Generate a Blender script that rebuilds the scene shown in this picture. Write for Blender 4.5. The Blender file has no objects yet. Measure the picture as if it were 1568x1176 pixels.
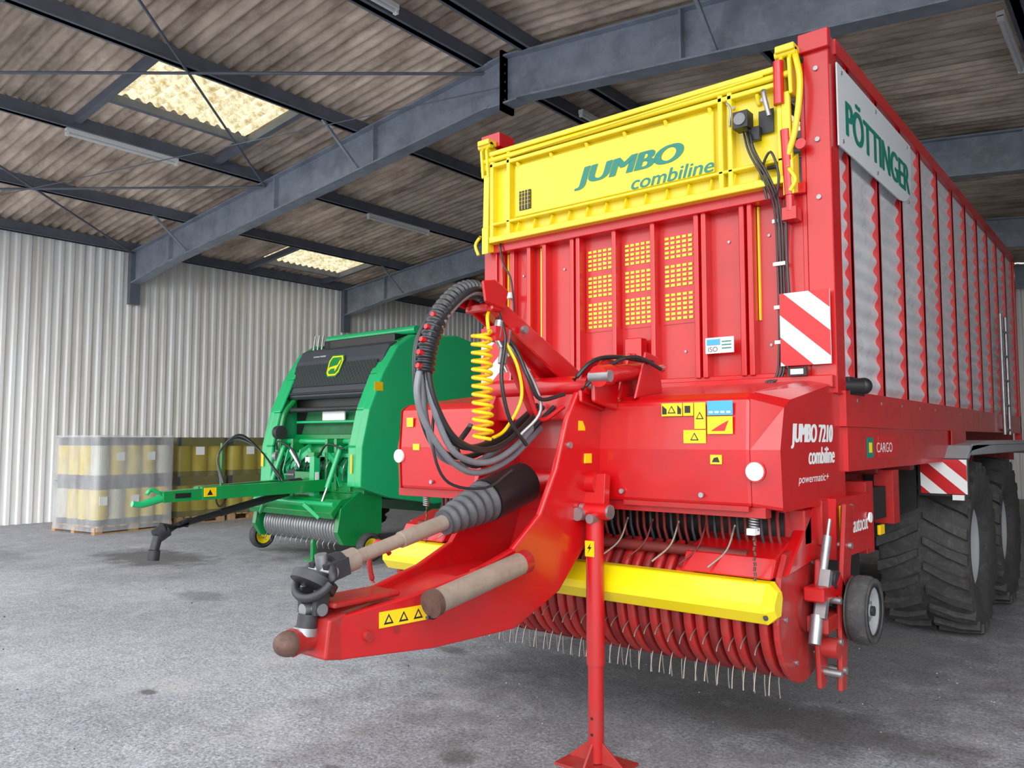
import bpy, bmesh, math, random
from mathutils import Vector, Matrix
random.seed(7)
SC=bpy.context.scene
pi=math.pi

# ---------------------------------------------------------------- helpers
def lin(c):
    return tuple(((v/255.0)/12.92 if v/255.0<=0.04045 else ((v/255.0+0.055)/1.055)**2.4) for v in c)

def mat(name,rgb,rough=0.5,metal=0.0,coat=0.0,var=0.0,vscale=3.0,dirt=None,dirtamt=0.0,bump=0.0,bscale=40.0,spec=0.5,low=0.0):
    m=bpy.data.materials.new(name); m.use_nodes=True
    nt=m.node_tree; N=nt.nodes; L=nt.links
    b=N['Principled BSDF']; c=lin(rgb)
    b.inputs['Roughness'].default_value=rough
    b.inputs['Metallic'].default_value=metal
    b.inputs['Specular IOR Level'].default_value=spec
    if coat: 
        b.inputs['Coat Weight'].default_value=coat; b.inputs['Coat Roughness'].default_value=0.12
    b.inputs['Base Color'].default_value=(*c,1)
    if var>0 or dirtamt>0 or bump>0:
        tc=N.new('ShaderNodeTexCoord')
    if var>0 or dirtamt>0:
        n=N.new('ShaderNodeTexNoise'); n.inputs['Scale'].default_value=vscale; n.inputs['Detail'].default_value=8; n.inputs['Roughness'].default_value=0.65
        L.new(tc.outputs['Object'],n.inputs['Vector'])
        r=N.new('ShaderNodeValToRGB'); r.color_ramp.elements[0].position=0.3; r.color_ramp.elements[1].position=0.7
        r.color_ramp.elements[0].color=(*[max(0,x*(1-var)) for x in c],1); r.color_ramp.elements[1].color=(*[min(1,x*(1+var)) for x in c],1)
        L.new(n.outputs['Fac'],r.inputs['Fac'])
        out=r.outputs['Color']
        if dirtamt>0:
            n2=N.new('ShaderNodeTexNoise'); n2.inputs['Scale'].default_value=vscale*3.1; n2.inputs['Detail'].default_value=10; n2.inputs['Roughness'].default_value=0.75
            L.new(tc.outputs['Object'],n2.inputs['Vector'])
            r2=N.new('ShaderNodeValToRGB'); r2.color_ramp.elements[0].position=0.5; r2.color_ramp.elements[1].position=0.8
            r2.color_ramp.elements[0].color=(0,0,0,1); r2.color_ramp.elements[1].color=(dirtamt,dirtamt,dirtamt,1)
            L.new(n2.outputs['Fac'],r2.inputs['Fac'])
            fac=r2.outputs['Color']
            if low>0:   # more road dust lower down on the machine
                g=N.new('ShaderNodeNewGeometry'); sp=N.new('ShaderNodeSeparateXYZ'); L.new(g.outputs['Position'],sp.inputs[0])
                mr=N.new('ShaderNodeMapRange'); L.new(sp.outputs['Z'],mr.inputs[0]); mr.inputs[1].default_value=0.3; mr.inputs[2].default_value=1.3; mr.inputs[3].default_value=low; mr.inputs[4].default_value=0
                mu=N.new('ShaderNodeMath'); mu.operation='MULTIPLY_ADD'; L.new(mr.outputs[0],mu.inputs[0]); L.new(n2.outputs['Fac'],mu.inputs[1]); L.new(r2.outputs['Color'],mu.inputs[2])
                fac=mu.outputs[0]
            mx=N.new('ShaderNodeMix'); mx.data_type='RGBA'
            L.new(fac,mx.inputs['Factor']); L.new(out,mx.inputs['A']); mx.inputs['B'].default_value=(*lin(dirt),1)
            out=mx.outputs['Result']
            rr=N.new('ShaderNodeMapRange'); L.new(fac,rr.inputs[0]); rr.inputs[3].default_value=rough; rr.inputs[4].default_value=0.85
            L.new(rr.outputs[0],b.inputs['Roughness'])
        L.new(out,b.inputs['Base Color'])
    if bump>0:
        n3=N.new('ShaderNodeTexNoise'); n3.inputs['Scale'].default_value=bscale; n3.inputs['Detail'].default_value=6
        L.new(tc.outputs['Object'],n3.inputs['Vector'])
        bp=N.new('ShaderNodeBump'); bp.inputs['Strength'].default_value=bump; bp.inputs['Distance'].default_value=0.01
        L.new(n3.outputs['Fac'],bp.inputs['Height']); L.new(bp.outputs['Normal'],b.inputs['Normal'])
    return m

def empty(name,loc=(0,0,0)):
    e=bpy.data.objects.new(name,None); e.empty_display_size=0.2; SC.collection.objects.link(e); e.location=loc
    return e

def frame_from(d,up=Vector((0,0,1))):
    d=d.normalized()
    if abs(d.dot(up))>0.98: up=Vector((0,1,0)) if abs(d.y)<0.9 else Vector((1,0,0))
    s=d.cross(up).normalized(); u=s.cross(d).normalized()
    return s,u

def catmull(pts,seg=6):
    P=[Vector(p) for p in pts]
    if len(P)<3: return P
    Q=[P[0]*2-P[1]]+P+[P[-1]*2-P[-2]]
    out=[]
    for i in range(1,len(Q)-2):
        for k in range(seg):
            t=k/seg; a,b,c,d=Q[i-1],Q[i],Q[i+1],Q[i+2]
            out.append(0.5*((2*b)+(c-a)*t+(2*a-5*b+4*c-d)*t*t+(3*b-a-3*c+d)*t**3))
    out.append(P[-1]); return out

class Part:
    def __init__(s,name,parent=None,bevel=0.0,seg=1):
        s.name=name;s.parent=parent;s.bevel=bevel;s.seg=seg
        s.v=[];s.f=[];s.mi=[];s.sm=[];s.mats=[]
    def add(s,vs,fs,m,smooth=False,M=None):
        if m not in s.mats: s.mats.append(m)
        k=s.mats.index(m); o=len(s.v)
        for p in vs:
            p=Vector(p)
            if M is not None: p=M@p
            s.v.append(p)
        for f in fs:
            s.f.append([i+o for i in f]); s.mi.append(k); s.sm.append(smooth)
    def box(s,x0,x1,y0,y1,z0,z1,m,M=None):
        s.add([(x0,y0,z0),(x1,y0,z0),(x1,y1,z0),(x0,y1,z0),(x0,y0,z1),(x1,y0,z1),(x1,y1,z1),(x0,y1,z1)],
              [(0,3,2,1),(4,5,6,7),(0,1,5,4),(1,2,6,5),(2,3,7,6),(3,0,4,7)],m,False,M)
    def beam(s,p0,p1,w,h,m,up=(0,0,1),w1=None,h1=None):
        p0=Vector(p0);p1=Vector(p1); sd,u=frame_from(p1-p0,Vector(up))
        w1=w if w1 is None else w1; h1=h if h1 is None else h1
        vs=[]
        for p,a,b in ((p0,w,h),(p1,w1,h1)):
            for i,j in ((-1,-1),(1,-1),(1,1),(-1,1)): vs.append(p+sd*(i*a/2)+u*(j*b/2))
        s.add(vs,[(0,3,2,1),(4,5,6,7),(0,1,5,4),(1,2,6,5),(2,3,7,6),(3,0,4,7)],m)
    def prism(s,pts,ax,a0,a1,m,M=None):
        def mk(p,a):
            return {'X':(a,p[0],p[1]),'Y':(p[0],a,p[1]),'Z':(p[0],p[1],a)}[ax]
        n=len(pts)
        vs=[mk(p,a0) for p in pts]+[mk(p,a1) for p in pts]
        fs=[tuple(range(n)),tuple(range(2*n-1,n-1,-1))]+[(i,(i+1)%n,n+(i+1)%n,n+i) for i in range(n)]
        s.add(vs,fs,m,False,M)
    def ring(s,rings,m,smooth=True,cap=True):
        n=len(rings[0]); vs=[p for r in rings for p in r]; fs=[]
        for k in range(len(rings)-1):
            for i in range(n):
                j=(i+1)%n; fs.append((k*n+i,k*n+j,(k+1)*n+j,(k+1)*n+i))
        s.add(vs,fs,m,smooth)
        if cap:
            s.add(rings[0],[tuple(range(n))],m,False); s.add(rings[-1],[tuple(range(n))],m,False)
    def cyl(s,p0,p1,r,m,r1=None,n=16,cap=True):
        p0=Vector(p0);p1=Vector(p1); sd,u=frame_from(p1-p0); r1=r if r1 is None else r1
        R=[]
        for p,rr in ((p0,r),(p1,r1)):
            R.append([p+sd*(rr*math.cos(2*pi*i/n))+u*(rr*math.sin(2*pi*i/n)) for i in range(n)])
        s.ring(R,m,True,cap)
    def tube(s,pts,r,m,n=8,seg=6,spline=True):
        P=catmull(pts,seg) if spline else [Vector(p) for p in pts]
        R=[];prev=None
        for i,p in enumerate(P):
            d=(P[min(i+1,len(P)-1)]-P[max(i-1,0)])
            if d.length<1e-9: d=Vector((0,0,1))
            d.normalize()
            if prev is None: sd,u=frame_from(d)
            else:
                sd=prev-d*prev.dot(d)
                if sd.length<1e-4: sd,u=frame_from(d)
                sd.normalize(); u=d.cross(sd)
            prev=sd
            rr=r(i/(len(P)-1)) if callable(r) else r
            R.append([p+sd*(rr*math.cos(2*pi*k/n))+u*(rr*math.sin(2*pi*k/n)) for k in range(n)])
        s.ring(R,m,True,True)
    def rev(s,prof,o,m,n=32,axis='X',a0=0,a1=2*pi,smooth=True):
        """profile (r,x) revolved about an axis through o"""
        o=Vector(o); full=abs(a1-a0-2*pi)<1e-6; cnt=n if full else n+1
        vs=[];fs=[];k=len(prof)
        for i in range(cnt):
            a=a0+(a1-a0)*i/n; c,sn=math.cos(a),math.sin(a)
            for r,x in prof:
                if axis=='X': q=Vector((x,r*c,r*sn))
                elif axis=='Y': q=Vector((r*c,x,r*sn))
                else: q=Vector((r*c,r*sn,x))
                vs.append(o+q)
        for i in range(n):
            j=(i+1)%cnt
            for t in range(k-1): fs.append((i*k+t,j*k+t,j*k+t+1,i*k+t+1))
        s.add(vs,fs,m,smooth)
    def sphere(s,c,r,m,n=12,sc=(1,1,1)):
        c=Vector(c);R=[]
        for i in range(1,n):
            a=pi*i/n
            R.append([c+Vector((r*sc[0]*math.sin(a)*math.cos(2*pi*k/n),r*sc[1]*math.sin(a)*math.sin(2*pi*k/n),r*sc[2]*math.cos(a))) for k in range(n)])
        s.ring(R,m,True,True)
    def done(s):
        me=bpy.data.meshes.new(s.name); me.from_pydata([tuple(v) for v in s.v],[],s.f)
        for m in s.mats: me.materials.append(m)
        me.polygons.foreach_set('material_index',s.mi); me.polygons.foreach_set('use_smooth',s.sm)
        bm=bmesh.new(); bm.from_mesh(me); bmesh.ops.recalc_face_normals(bm,faces=bm.faces); bm.to_mesh(me); bm.free()
        me.update()
        ob=bpy.data.objects.new(s.name,me); SC.collection.objects.link(ob)
        if s.parent is not None: ob.parent=s.parent
        if s.bevel>0:
            b=ob.modifiers.new('bevel','BEVEL'); b.width=s.bevel; b.segments=s.seg; b.limit_method='ANGLE'; b.angle_limit=math.radians(50)
        return ob

def text(name,body,loc,height,width,m,parent,face='-Y',shear=0.0,bold=0.0,ext=0.002,strokes=1,sdx=0.007):
    """lettering; extra strokes are slightly shifted copies in the same plane that thicken the letters"""
    ax=Vector((1,0,0)) if face=='-Y' else Vector((0,1,0)); nrm=Vector((0,-1,0)) if face=='-Y' else Vector((1,0,0))
    for k in range(strokes):
        c=bpy.data.curves.new(name,'FONT'); c.body=body; c.size=1.0; c.shear=shear; c.offset=bold; c.extrude=0.0
        c.materials.append(m)
        o=bpy.data.objects.new(name if k==0 else name+'_stroke',c); SC.collection.objects.link(o)
        bpy.context.view_layer.update()
        w=o.dimensions.x; h=o.dimensions.y
        sx=width/w; sy=height/h
        o.scale=(sx,sy,1.0*(sx+sy)/2)
        o.rotation_euler={'-Y':(pi/2,0,0),'+X':(pi/2,0,pi/2),'Z':(0,0,0)}[face]
        o.location=Vector(loc)+ax*(sdx*k)+nrm*(0.0004*k)+Vector((0,0,(0.002 if k%2 else 0))); o.parent=parent
    return o

# ---------------------------------------------------------------- materials
RED=mat('red_paint',(190,3,10),0.33,coat=0.35,var=0.12,vscale=2.0,dirt=(112,44,38),dirtamt=0.3,low=0.4)
RED2=mat('red_paint_worn',(168,8,12),0.45,coat=0.15,var=0.18,vscale=5,dirt=(108,64,52),dirtamt=0.7,low=0.5)
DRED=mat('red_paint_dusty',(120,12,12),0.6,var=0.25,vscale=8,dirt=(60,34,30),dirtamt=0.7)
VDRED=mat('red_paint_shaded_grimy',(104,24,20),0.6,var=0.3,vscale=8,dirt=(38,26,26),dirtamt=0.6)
YEL=mat('yellow_paint',(230,206,8),0.36,coat=0.35,var=0.08,vscale=2.5,dirt=(150,130,40),dirtamt=0.25)
YELB=mat('yellow_guard',(246,220,2),0.35,coat=0.4,var=0.04,vscale=2)
STK=mat('sticker_yellow',(250,200,0),0.4)
BLK=mat('black_plastic',(18,18,20),0.45)
BLK2=mat('black_hose',(28,28,31),0.34,var=0.2,vscale=20)
GHOSE=mat('gray_hose',(112,114,120),0.3,var=0.15,vscale=20)
BOOT=mat('rubber_boot',(66,68,73),0.5,var=0.2,vscale=14,dirt=(120,112,104),dirtamt=0.4)
RUB=mat('tyre_rubber',(52,52,53),0.75,var=0.3,vscale=6,dirt=(120,112,102),dirtamt=0.5,bump=0.3,bscale=60)
STEEL=mat('worn_steel',(158,142,128),0.42,metal=0.35,var=0.18,vscale=10,dirt=(104,76,60),dirtamt=0.45)
CHROME=mat('chrome_steel',(205,208,212),0.2,metal=1.0)
ZINC=mat('zinc_steel',(160,162,165),0.4,metal=0.8,var=0.2,vscale=12)
DZINC=mat('dull_spring_steel',(150,142,134),0.45,metal=0.7)
RUST=mat('rusty_steel',(98,72,62),0.6,metal=0.4,var=0.35,vscale=15,dirt=(50,48,50),dirtamt=0.8)
DARK=mat('dark_cast_iron',(52,52,56),0.5,metal=0.4,var=0.3,vscale=12)
SILV=mat('silver_sheet',(206,210,216),0.42,metal=0.15,var=0.14,vscale=3,dirt=(120,106,100),dirtamt=0.6)
WHT=mat('white_vinyl',(238,240,240),0.45)
SGN=mat('light_gray_banner',(200,207,211),0.5)
REDV=mat('red_reflective',(196,14,22),0.35)
TEAL=mat('teal_lettering',(0,118,100),0.45)
BLUE=mat('sticker_blue',(60,160,215),0.4)
GRN=mat('green_paint',(0,130,58),0.32,coat=0.5,var=0.12,vscale=2.0,dirt=(50,80,46),dirtamt=0.4)
GRN2=mat('green_paint_bright',(20,176,104),0.3,coat=0.5,var=0.06,vscale=2.0)
GRND=mat('green_paint_dusty',(8,92,48),0.55,var=0.3,vscale=6,dirt=(60,70,45),dirtamt=0.5)
HOOD=mat('hood_gray_plastic',(58,62,70),0.5)
JDY=mat('emblem_yellow',(255,222,0),0.4)
FRM=mat('galvanised_blue_gray_steel',(128,138,152),0.5,metal=0.1,var=0.3,vscale=2.5,dirt=(176,181,186),dirtamt=0.6)
PURL=mat('dark_steel_purlin',(96,103,116),0.55,metal=0.1,var=0.2,vscale=3)
FENDER=mat('gray_fender',(150,154,158),0.45,var=0.1)
WOOD=mat('pallet_wood',(176,140,98),0.8,var=0.3,vscale=9)
TUBEL=mat('fluorescent_tube_glass',(225,228,232),0.3)
GRIT=mat('grit_stone',(170,166,160),0.9,var=0.4,vscale=3)

def grille_mat():
    m=bpy.data.materials.new('perforated_grille'); m.use_nodes=True; N=m.node_tree.nodes; L=m.node_tree.links
    b=N['Principled BSDF']; b.inputs['Roughness'].default_value=0.5
    tc=N.new('ShaderNodeTexCoord'); sp=N.new('ShaderNodeSeparateXYZ'); L.new(tc.outputs['Object'],sp.inputs[0])
    def mth(op,a,bv):
        n=N.new('ShaderNodeMath'); n.operation=op
        for i,x in enumerate((a,bv)):
            if isinstance(x,(int,float)): n.inputs[i].default_value=x
            else: L.new(x,n.inputs[i])
        return n.outputs[0]
    sx=mth('SINE',mth('MULTIPLY',mth('ADD',sp.outputs[0],sp.outputs[2]),44),0)
    sz=mth('SINE',mth('MULTIPLY',mth('SUBTRACT',sp.outputs[0],sp.outputs[2]),44),0)
    g=mth('GREATER_THAN',mth('ABSOLUTE',mth('MULTIPLY',sx,sz),0),0.18)
    mx=N.new('ShaderNodeMix'); mx.data_type='RGBA'; L.new(g,mx.inputs['Factor'])
    mx.inputs['A'].default_value=(*lin((50,56,60)),1); mx.inputs['B'].default_value=(*lin((10,30,22)),1)
    L.new(mx.outputs['Result'],b.inputs['Base Color'])
    return m
GRIL=grille_mat()

def floor_mat():
    m=bpy.data.materials.new('asphalt'); m.use_nodes=True; N=m.node_tree.nodes; L=m.node_tree.links
    b=N['Principled BSDF']; b.inputs['Roughness'].default_value=0.88; b.inputs['Specular IOR Level'].default_value=0.25
    g=N.new('ShaderNodeNewGeometry'); pos=g.outputs['Position']
    def noise(sc,det,rg=0.6):
        n=N.new('ShaderNodeTexNoise'); n.inputs['Scale'].default_value=sc; n.inputs['Detail'].default_value=det; n.inputs['Roughness'].default_value=rg
        L.new(pos,n.inputs['Vector']); return n.outputs['Fac']
    def ramp(fac,p0,c0,p1,c1):
        r=N.new('ShaderNodeValToRGB'); e=r.color_ramp.elements; e[0].position=p0; e[1].position=p1
        e[0].color=(*c0,1) if len(c0)==3 else c0; e[1].color=(*c1,1); L.new(fac,r.inputs['Fac']); return r.outputs['Color']
    def mix(a,bb,fac,mode='MIX'):
        x=N.new('ShaderNodeMix'); x.data_type='RGBA'; x.blend_type=mode
        if isinstance(fac,(int,float)): x.inputs['Factor'].default_value=fac
        else: L.new(fac,x.inputs['Factor'])
        for s_,v in (('A',a),('B',bb)):
            if isinstance(v,tuple): x.inputs[s_].default_value=(*v,1)
            else: L.new(v,x.inputs[s_])
        return x.outputs['Result']
    base=ramp(noise(0.5,8,0.6),0.3,lin((154,155,161)),0.7,lin((186,187,193)))
    sp=ramp(noise(48,5,0.9),0.38,(0.30,0.30,0.31),0.62,(1.6,1.6,1.6))
    c=mix(base,sp,0.95,'MULTIPLY')
    md=ramp(noise(9,8,0.8),0.35,(0.66,0.66,0.67),0.65,(1.14,1.14,1.14))
    c=mix(c,md,0.9,'MULTIPLY')
    v=N.new('ShaderNodeTexVoronoi'); v.inputs['Scale'].default_value=17; L.new(pos,v.inputs['Vector'])
    dots=ramp(v.outputs['Distance'],0.04,(0.85,0.85,0.85),0.13,(0,0,0))
    c=mix(c,lin((236,234,230)),dots)
    v2=N.new('ShaderNodeTexVoronoi'); v2.inputs['Scale'].default_value=11.3; L.new(pos,v2.inputs['Vector'])
    dots2=ramp(v2.outputs['Distance'],0.03,(0.9,0.9,0.9),0.11,(0,0,0))
    c=mix(c,lin((80,77,75)),dots2)
    patch=ramp(noise(1.6,10,0.7),0.50,(0,0,0),0.72,(0.45,0.45,0.45))
    c=mix(c,lin((204,201,197)),patch)
    patd=ramp(noise(0.9,9,0.75),0.56,(0,0,0),0.72,(0.4,0.4,0.4))
    c=mix(c,lin((110,108,108)),patd)
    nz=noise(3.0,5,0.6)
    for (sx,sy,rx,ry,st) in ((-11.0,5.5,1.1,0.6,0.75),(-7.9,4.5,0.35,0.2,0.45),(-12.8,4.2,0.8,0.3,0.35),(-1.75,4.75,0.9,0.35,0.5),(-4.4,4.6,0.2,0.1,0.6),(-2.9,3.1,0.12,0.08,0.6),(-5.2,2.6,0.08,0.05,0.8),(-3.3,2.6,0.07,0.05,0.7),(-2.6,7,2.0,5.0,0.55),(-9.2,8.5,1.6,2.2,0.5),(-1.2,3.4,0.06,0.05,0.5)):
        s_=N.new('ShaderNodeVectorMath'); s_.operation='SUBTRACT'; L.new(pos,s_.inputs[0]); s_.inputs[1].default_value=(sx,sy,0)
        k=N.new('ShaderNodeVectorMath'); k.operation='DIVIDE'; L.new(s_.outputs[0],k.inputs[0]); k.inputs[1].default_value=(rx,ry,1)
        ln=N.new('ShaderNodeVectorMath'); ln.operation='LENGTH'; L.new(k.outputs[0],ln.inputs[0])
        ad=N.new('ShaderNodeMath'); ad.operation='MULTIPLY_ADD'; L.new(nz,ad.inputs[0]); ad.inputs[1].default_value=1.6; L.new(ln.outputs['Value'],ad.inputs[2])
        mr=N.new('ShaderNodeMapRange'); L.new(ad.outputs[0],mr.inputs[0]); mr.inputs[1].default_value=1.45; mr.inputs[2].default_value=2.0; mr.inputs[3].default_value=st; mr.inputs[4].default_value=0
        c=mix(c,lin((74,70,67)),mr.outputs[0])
    L.new(c,b.inputs['Base Color'])
    bp=N.new('ShaderNodeBump'); bp.inputs['Strength'].default_value=0.8; bp.inputs['Distance'].default_value=0.012
    L.new(noise(60,6,0.75),bp.inputs['Height']); L.new(bp.outputs['Normal'],b.inputs['Normal'])
    return m

def roof_mat():
    m=bpy.data.materials.new('aged_fibre_cement'); m.use_nodes=True; N=m.node_tree.nodes; L=m.node_tree.links
    b=N['Principled BSDF']; b.inputs['Roughness'].default_value=0.85
    g=N.new('ShaderNodeNewGeometry'); pos=g.outputs['Position']
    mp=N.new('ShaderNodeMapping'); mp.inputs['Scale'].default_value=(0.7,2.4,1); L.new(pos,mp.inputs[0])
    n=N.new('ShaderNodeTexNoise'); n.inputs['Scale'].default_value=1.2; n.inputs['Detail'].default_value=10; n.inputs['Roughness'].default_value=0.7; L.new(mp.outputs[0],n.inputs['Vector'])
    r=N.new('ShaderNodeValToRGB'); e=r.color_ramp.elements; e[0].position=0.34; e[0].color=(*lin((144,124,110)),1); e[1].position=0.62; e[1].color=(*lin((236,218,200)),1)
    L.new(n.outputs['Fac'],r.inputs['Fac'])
    n2=N.new('ShaderNodeTexNoise'); n2.inputs['Scale'].default_value=0.45; n2.inputs['Detail'].default_value=4; L.new(pos,n2.inputs['Vector'])
    r2=N.new('ShaderNodeValToRGB'); r2.color_ramp.elements[0].position=0.4; r2.color_ramp.elements[0].color=(0.68,0.66,0.64,1); r2.color_ramp.elements[1].position=0.6; r2.color_ramp.elements[1].color=(1.08,1.05,1.02,1)
    L.new(n2.outputs['Fac'],r2.inputs['Fac'])
    mx=N.new('ShaderNodeMix'); mx.data_type='RGBA'; mx.blend_type='MULTIPLY'; mx.inputs['Factor'].default_value=1
    L.new(r.outputs[0],mx.inputs['A']); L.new(r2.outputs[0],mx.inputs['B']); L.new(mx.outputs['Result'],b.inputs['Base Color'])
    return m
def skylight_mat():
    m=bpy.data.materials.new('translucent_skylight_sheet'); m.use_nodes=True; N=m.node_tree.nodes; L=m.node_tree.links
    N.remove(N['Principled BSDF']); out=N['Material Output']
    g=N.new('ShaderNodeNewGeometry')
    n=N.new('ShaderNodeTexNoise'); n.inputs['Scale'].default_value=7; n.inputs['Detail'].default_value=10; n.inputs['Roughness'].default_value=0.75; L.new(g.outputs['Position'],n.inputs['Vector'])
    r=N.new('ShaderNodeValToRGB'); e=r.color_ramp.elements; e[0].position=0.38; e[0].color=(*lin((150,128,80)),1); e[1].position=0.58; e[1].color=(*lin((210,200,164)),1)
    L.new(n.outputs['Fac'],r.inputs['Fac'])
    t=N.new('ShaderNodeBsdfTranslucent'); L.new(r.outputs[0],t.inputs['Color'])
    L.new(t.outputs[0],out.inputs['Surface'])
    return m
def wall_mat():
    m=bpy.data.materials.new('white_profiled_sheet'); m.use_nodes=True; N=m.node_tree.nodes; L=m.node_tree.links
    b=N['Principled BSDF']; b.inputs['Roughness'].default_value=0.5
    g=N.new('ShaderNodeNewGeometry'); pos=g.outputs['Position']
    mp=N.new('ShaderNodeMapping'); mp.inputs['Scale'].default_value=(6,6,0.25); L.new(pos,mp.inputs[0])
    n=N.new('ShaderNodeTexNoise'); n.inputs['Scale'].default_value=1.0; n.inputs['Detail'].default_value=8; n.inputs['Roughness'].default_value=0.7; L.new(mp.outputs[0],n.inputs['Vector'])
    r=N.new('ShaderNodeValToRGB'); e=r.color_ramp.elements; e[0].position=0.25; e[0].color=(*lin((206,200,188)),1); e[1].position=0.55; e[1].color=(*lin((245,246,247)),1)
    L.new(n.outputs['Fac'],r.inputs['Fac']); L.new(r.outputs[0],b.inputs['Base Color'])
    return m
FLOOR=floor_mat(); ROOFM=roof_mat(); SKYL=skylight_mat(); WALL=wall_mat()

# ---------------------------------------------------------------- room shell
XW=-17.3; XR_=4.1; XC=-6.6; Y0=2.2; Y1=26.0
def zroof(x): return 6.95-0.1*abs(x-XC)
p=Part('floor'); p.add([(-45,-30,0),(30,-30,0),(30,30,0),(-45,30,0)],[(0,1,2,3)],FLOOR); p.done()
P=Part('scattered_grit')
for i in range(520):
    x=random.uniform(-9,0.5); y=random.uniform(1.2,7.0); r=random.uniform(0.003,0.008)*(1.0 if i%12 else 1.8)
    a=random.uniform(0,6.28)
    vs=[(x+r*math.cos(a+t),y+r*0.8*math.sin(a+t),0.0) for t in (0,1.57,3.14,4.71)]+[(x,y,r*0.9)]
    P.add(vs,[(0,1,4),(1,2,4),(2,3,4),(3,0,4),(3,2,1,0)],GRIT if i%4 else DARK)
P.done()

def ribbed(name,along,fixed,a0,a1,ztop,m,sgn,pitch=0.2,dep=0.04,zt=None):
    prof=[]; a=a0
    while a<a1:
        for da,d in ((0,0),(0.42,0),(0.55,1),(0.87,1)):
            prof.append((a+da*pitch,d*dep*sgn))
        a+=pitch
    prof.append((a1,0))
    vs=[];fs=[]
    for q,d in prof:
        zz=ztop if zt is None else zt(q)
        if along=='Y': vs+= [(fixed+d,q,0),(fixed+d,q,zz)]
        else: vs+=[(q,fixed+d,0),(q,fixed+d,zz)]
    for i in range(len(prof)-1): fs.append((2*i,2*i+2,2*i+3,2*i+1))
    P=Part(name); P.add(vs,fs,m)
    if along=='Y': P.box(min(fixed-sgn*0.02,fixed-sgn*0.08),max(fixed-sgn*0.02,fixed-sgn*0.08),a0,a1,0,ztop,m)
    return P.done()
ribbed('wall_left','Y',XW,Y0,Y1,5.86,WALL,1)
ribbed('wall_right','Y',XR_,Y0,Y1,5.86,WALL,-1)
ribbed('wall_back','X',Y1,XW,XR_,0,WALL,-1,zt=lambda q:zroof(q)-0.02)

def corr(P,x0,x1,y0,y1,m,pitch=0.177,amp=0.034):
    n=max(2,int((y1-y0)/(pitch/6)))
    vs=[];fs=[]
    for i in range(n+1):
        y=y0+(y1-y0)*i/n; dz=amp*math.sin(2*pi*y/pitch)
        vs+=[(x0,y,zroof(x0)+dz+0.03),(x1,y,zroof(x1)+dz+0.03)]
    for i in range(n): fs.append((2*i,2*i+1,2*i+3,2*i+2))
    P.add(vs,fs,m,True)
C=Part('ceiling'); S=Part('skylight_window_panels')
hol=[(-11.2,-9.75,4.72,6.95),(-16.45,-15.1,10.7,12.95),(-5.5,-4.15,10.7,12.9),(-11.2,-9.75,16.1,18.3),(-5.5,-4.15,21.9,24.0)]
xs=sorted({XW-0.3,XC,XR_+0.3}|{h[0] for h in hol}|{h[1] for h in hol})
ys=sorted({Y0-0.2,Y1+0.1}|{h[2] for h in hol}|{h[3] for h in hol})
for i in range(len(xs)-1):
    for j in range(len(ys)-1):
        cx=(xs[i]+xs[i+1])/2; cy=(ys[j]+ys[j+1])/2
        isH=any(h[0]<cx<h[1] and h[2]<cy<h[3] for h in hol)
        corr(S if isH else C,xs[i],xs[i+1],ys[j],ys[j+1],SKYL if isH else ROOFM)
C.done(); S.done()
P=Part('roof_purlins')
for x in (-17.15,-14.8,-12.2,-9.6,-7.0,-6.2,-3.6,-1.0,1.5,3.95):
    zt=zroof(x)
    P.box(x-0.04,x+0.04,Y0-0.1,Y1,zt-0.2,zt,PURL); P.box(x-0.08,x+0.08,Y0-0.1,Y1,zt-0.2,zt-0.185,PURL)
for h in hol:
    for yy in (h[2],h[3]):
        xa=-12.2 if h[0]==-11.2 else (-17.1 if h[0]<-16 else -6.2); xb=-9.6 if h[0]==-11.2 else (-14.8 if h[0]<-16 else -3.6)
        P.beam((xa,yy,zroof(xa)-0.07),(xb,yy,zroof(xb)-0.07),0.09,0.12,PURL)
    P.box(h[0]-0.05,h[0]+0.05,h[2],h[3],zroof(h[0])-0.12,zroof(h[0])-0.01,PURL)
    P.box(h[1]-0.04,h[1]+0.04,h[2],h[3],zroof(h[1])-0.1,zroof(h[1])-0.01,PURL)
P.done()
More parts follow.
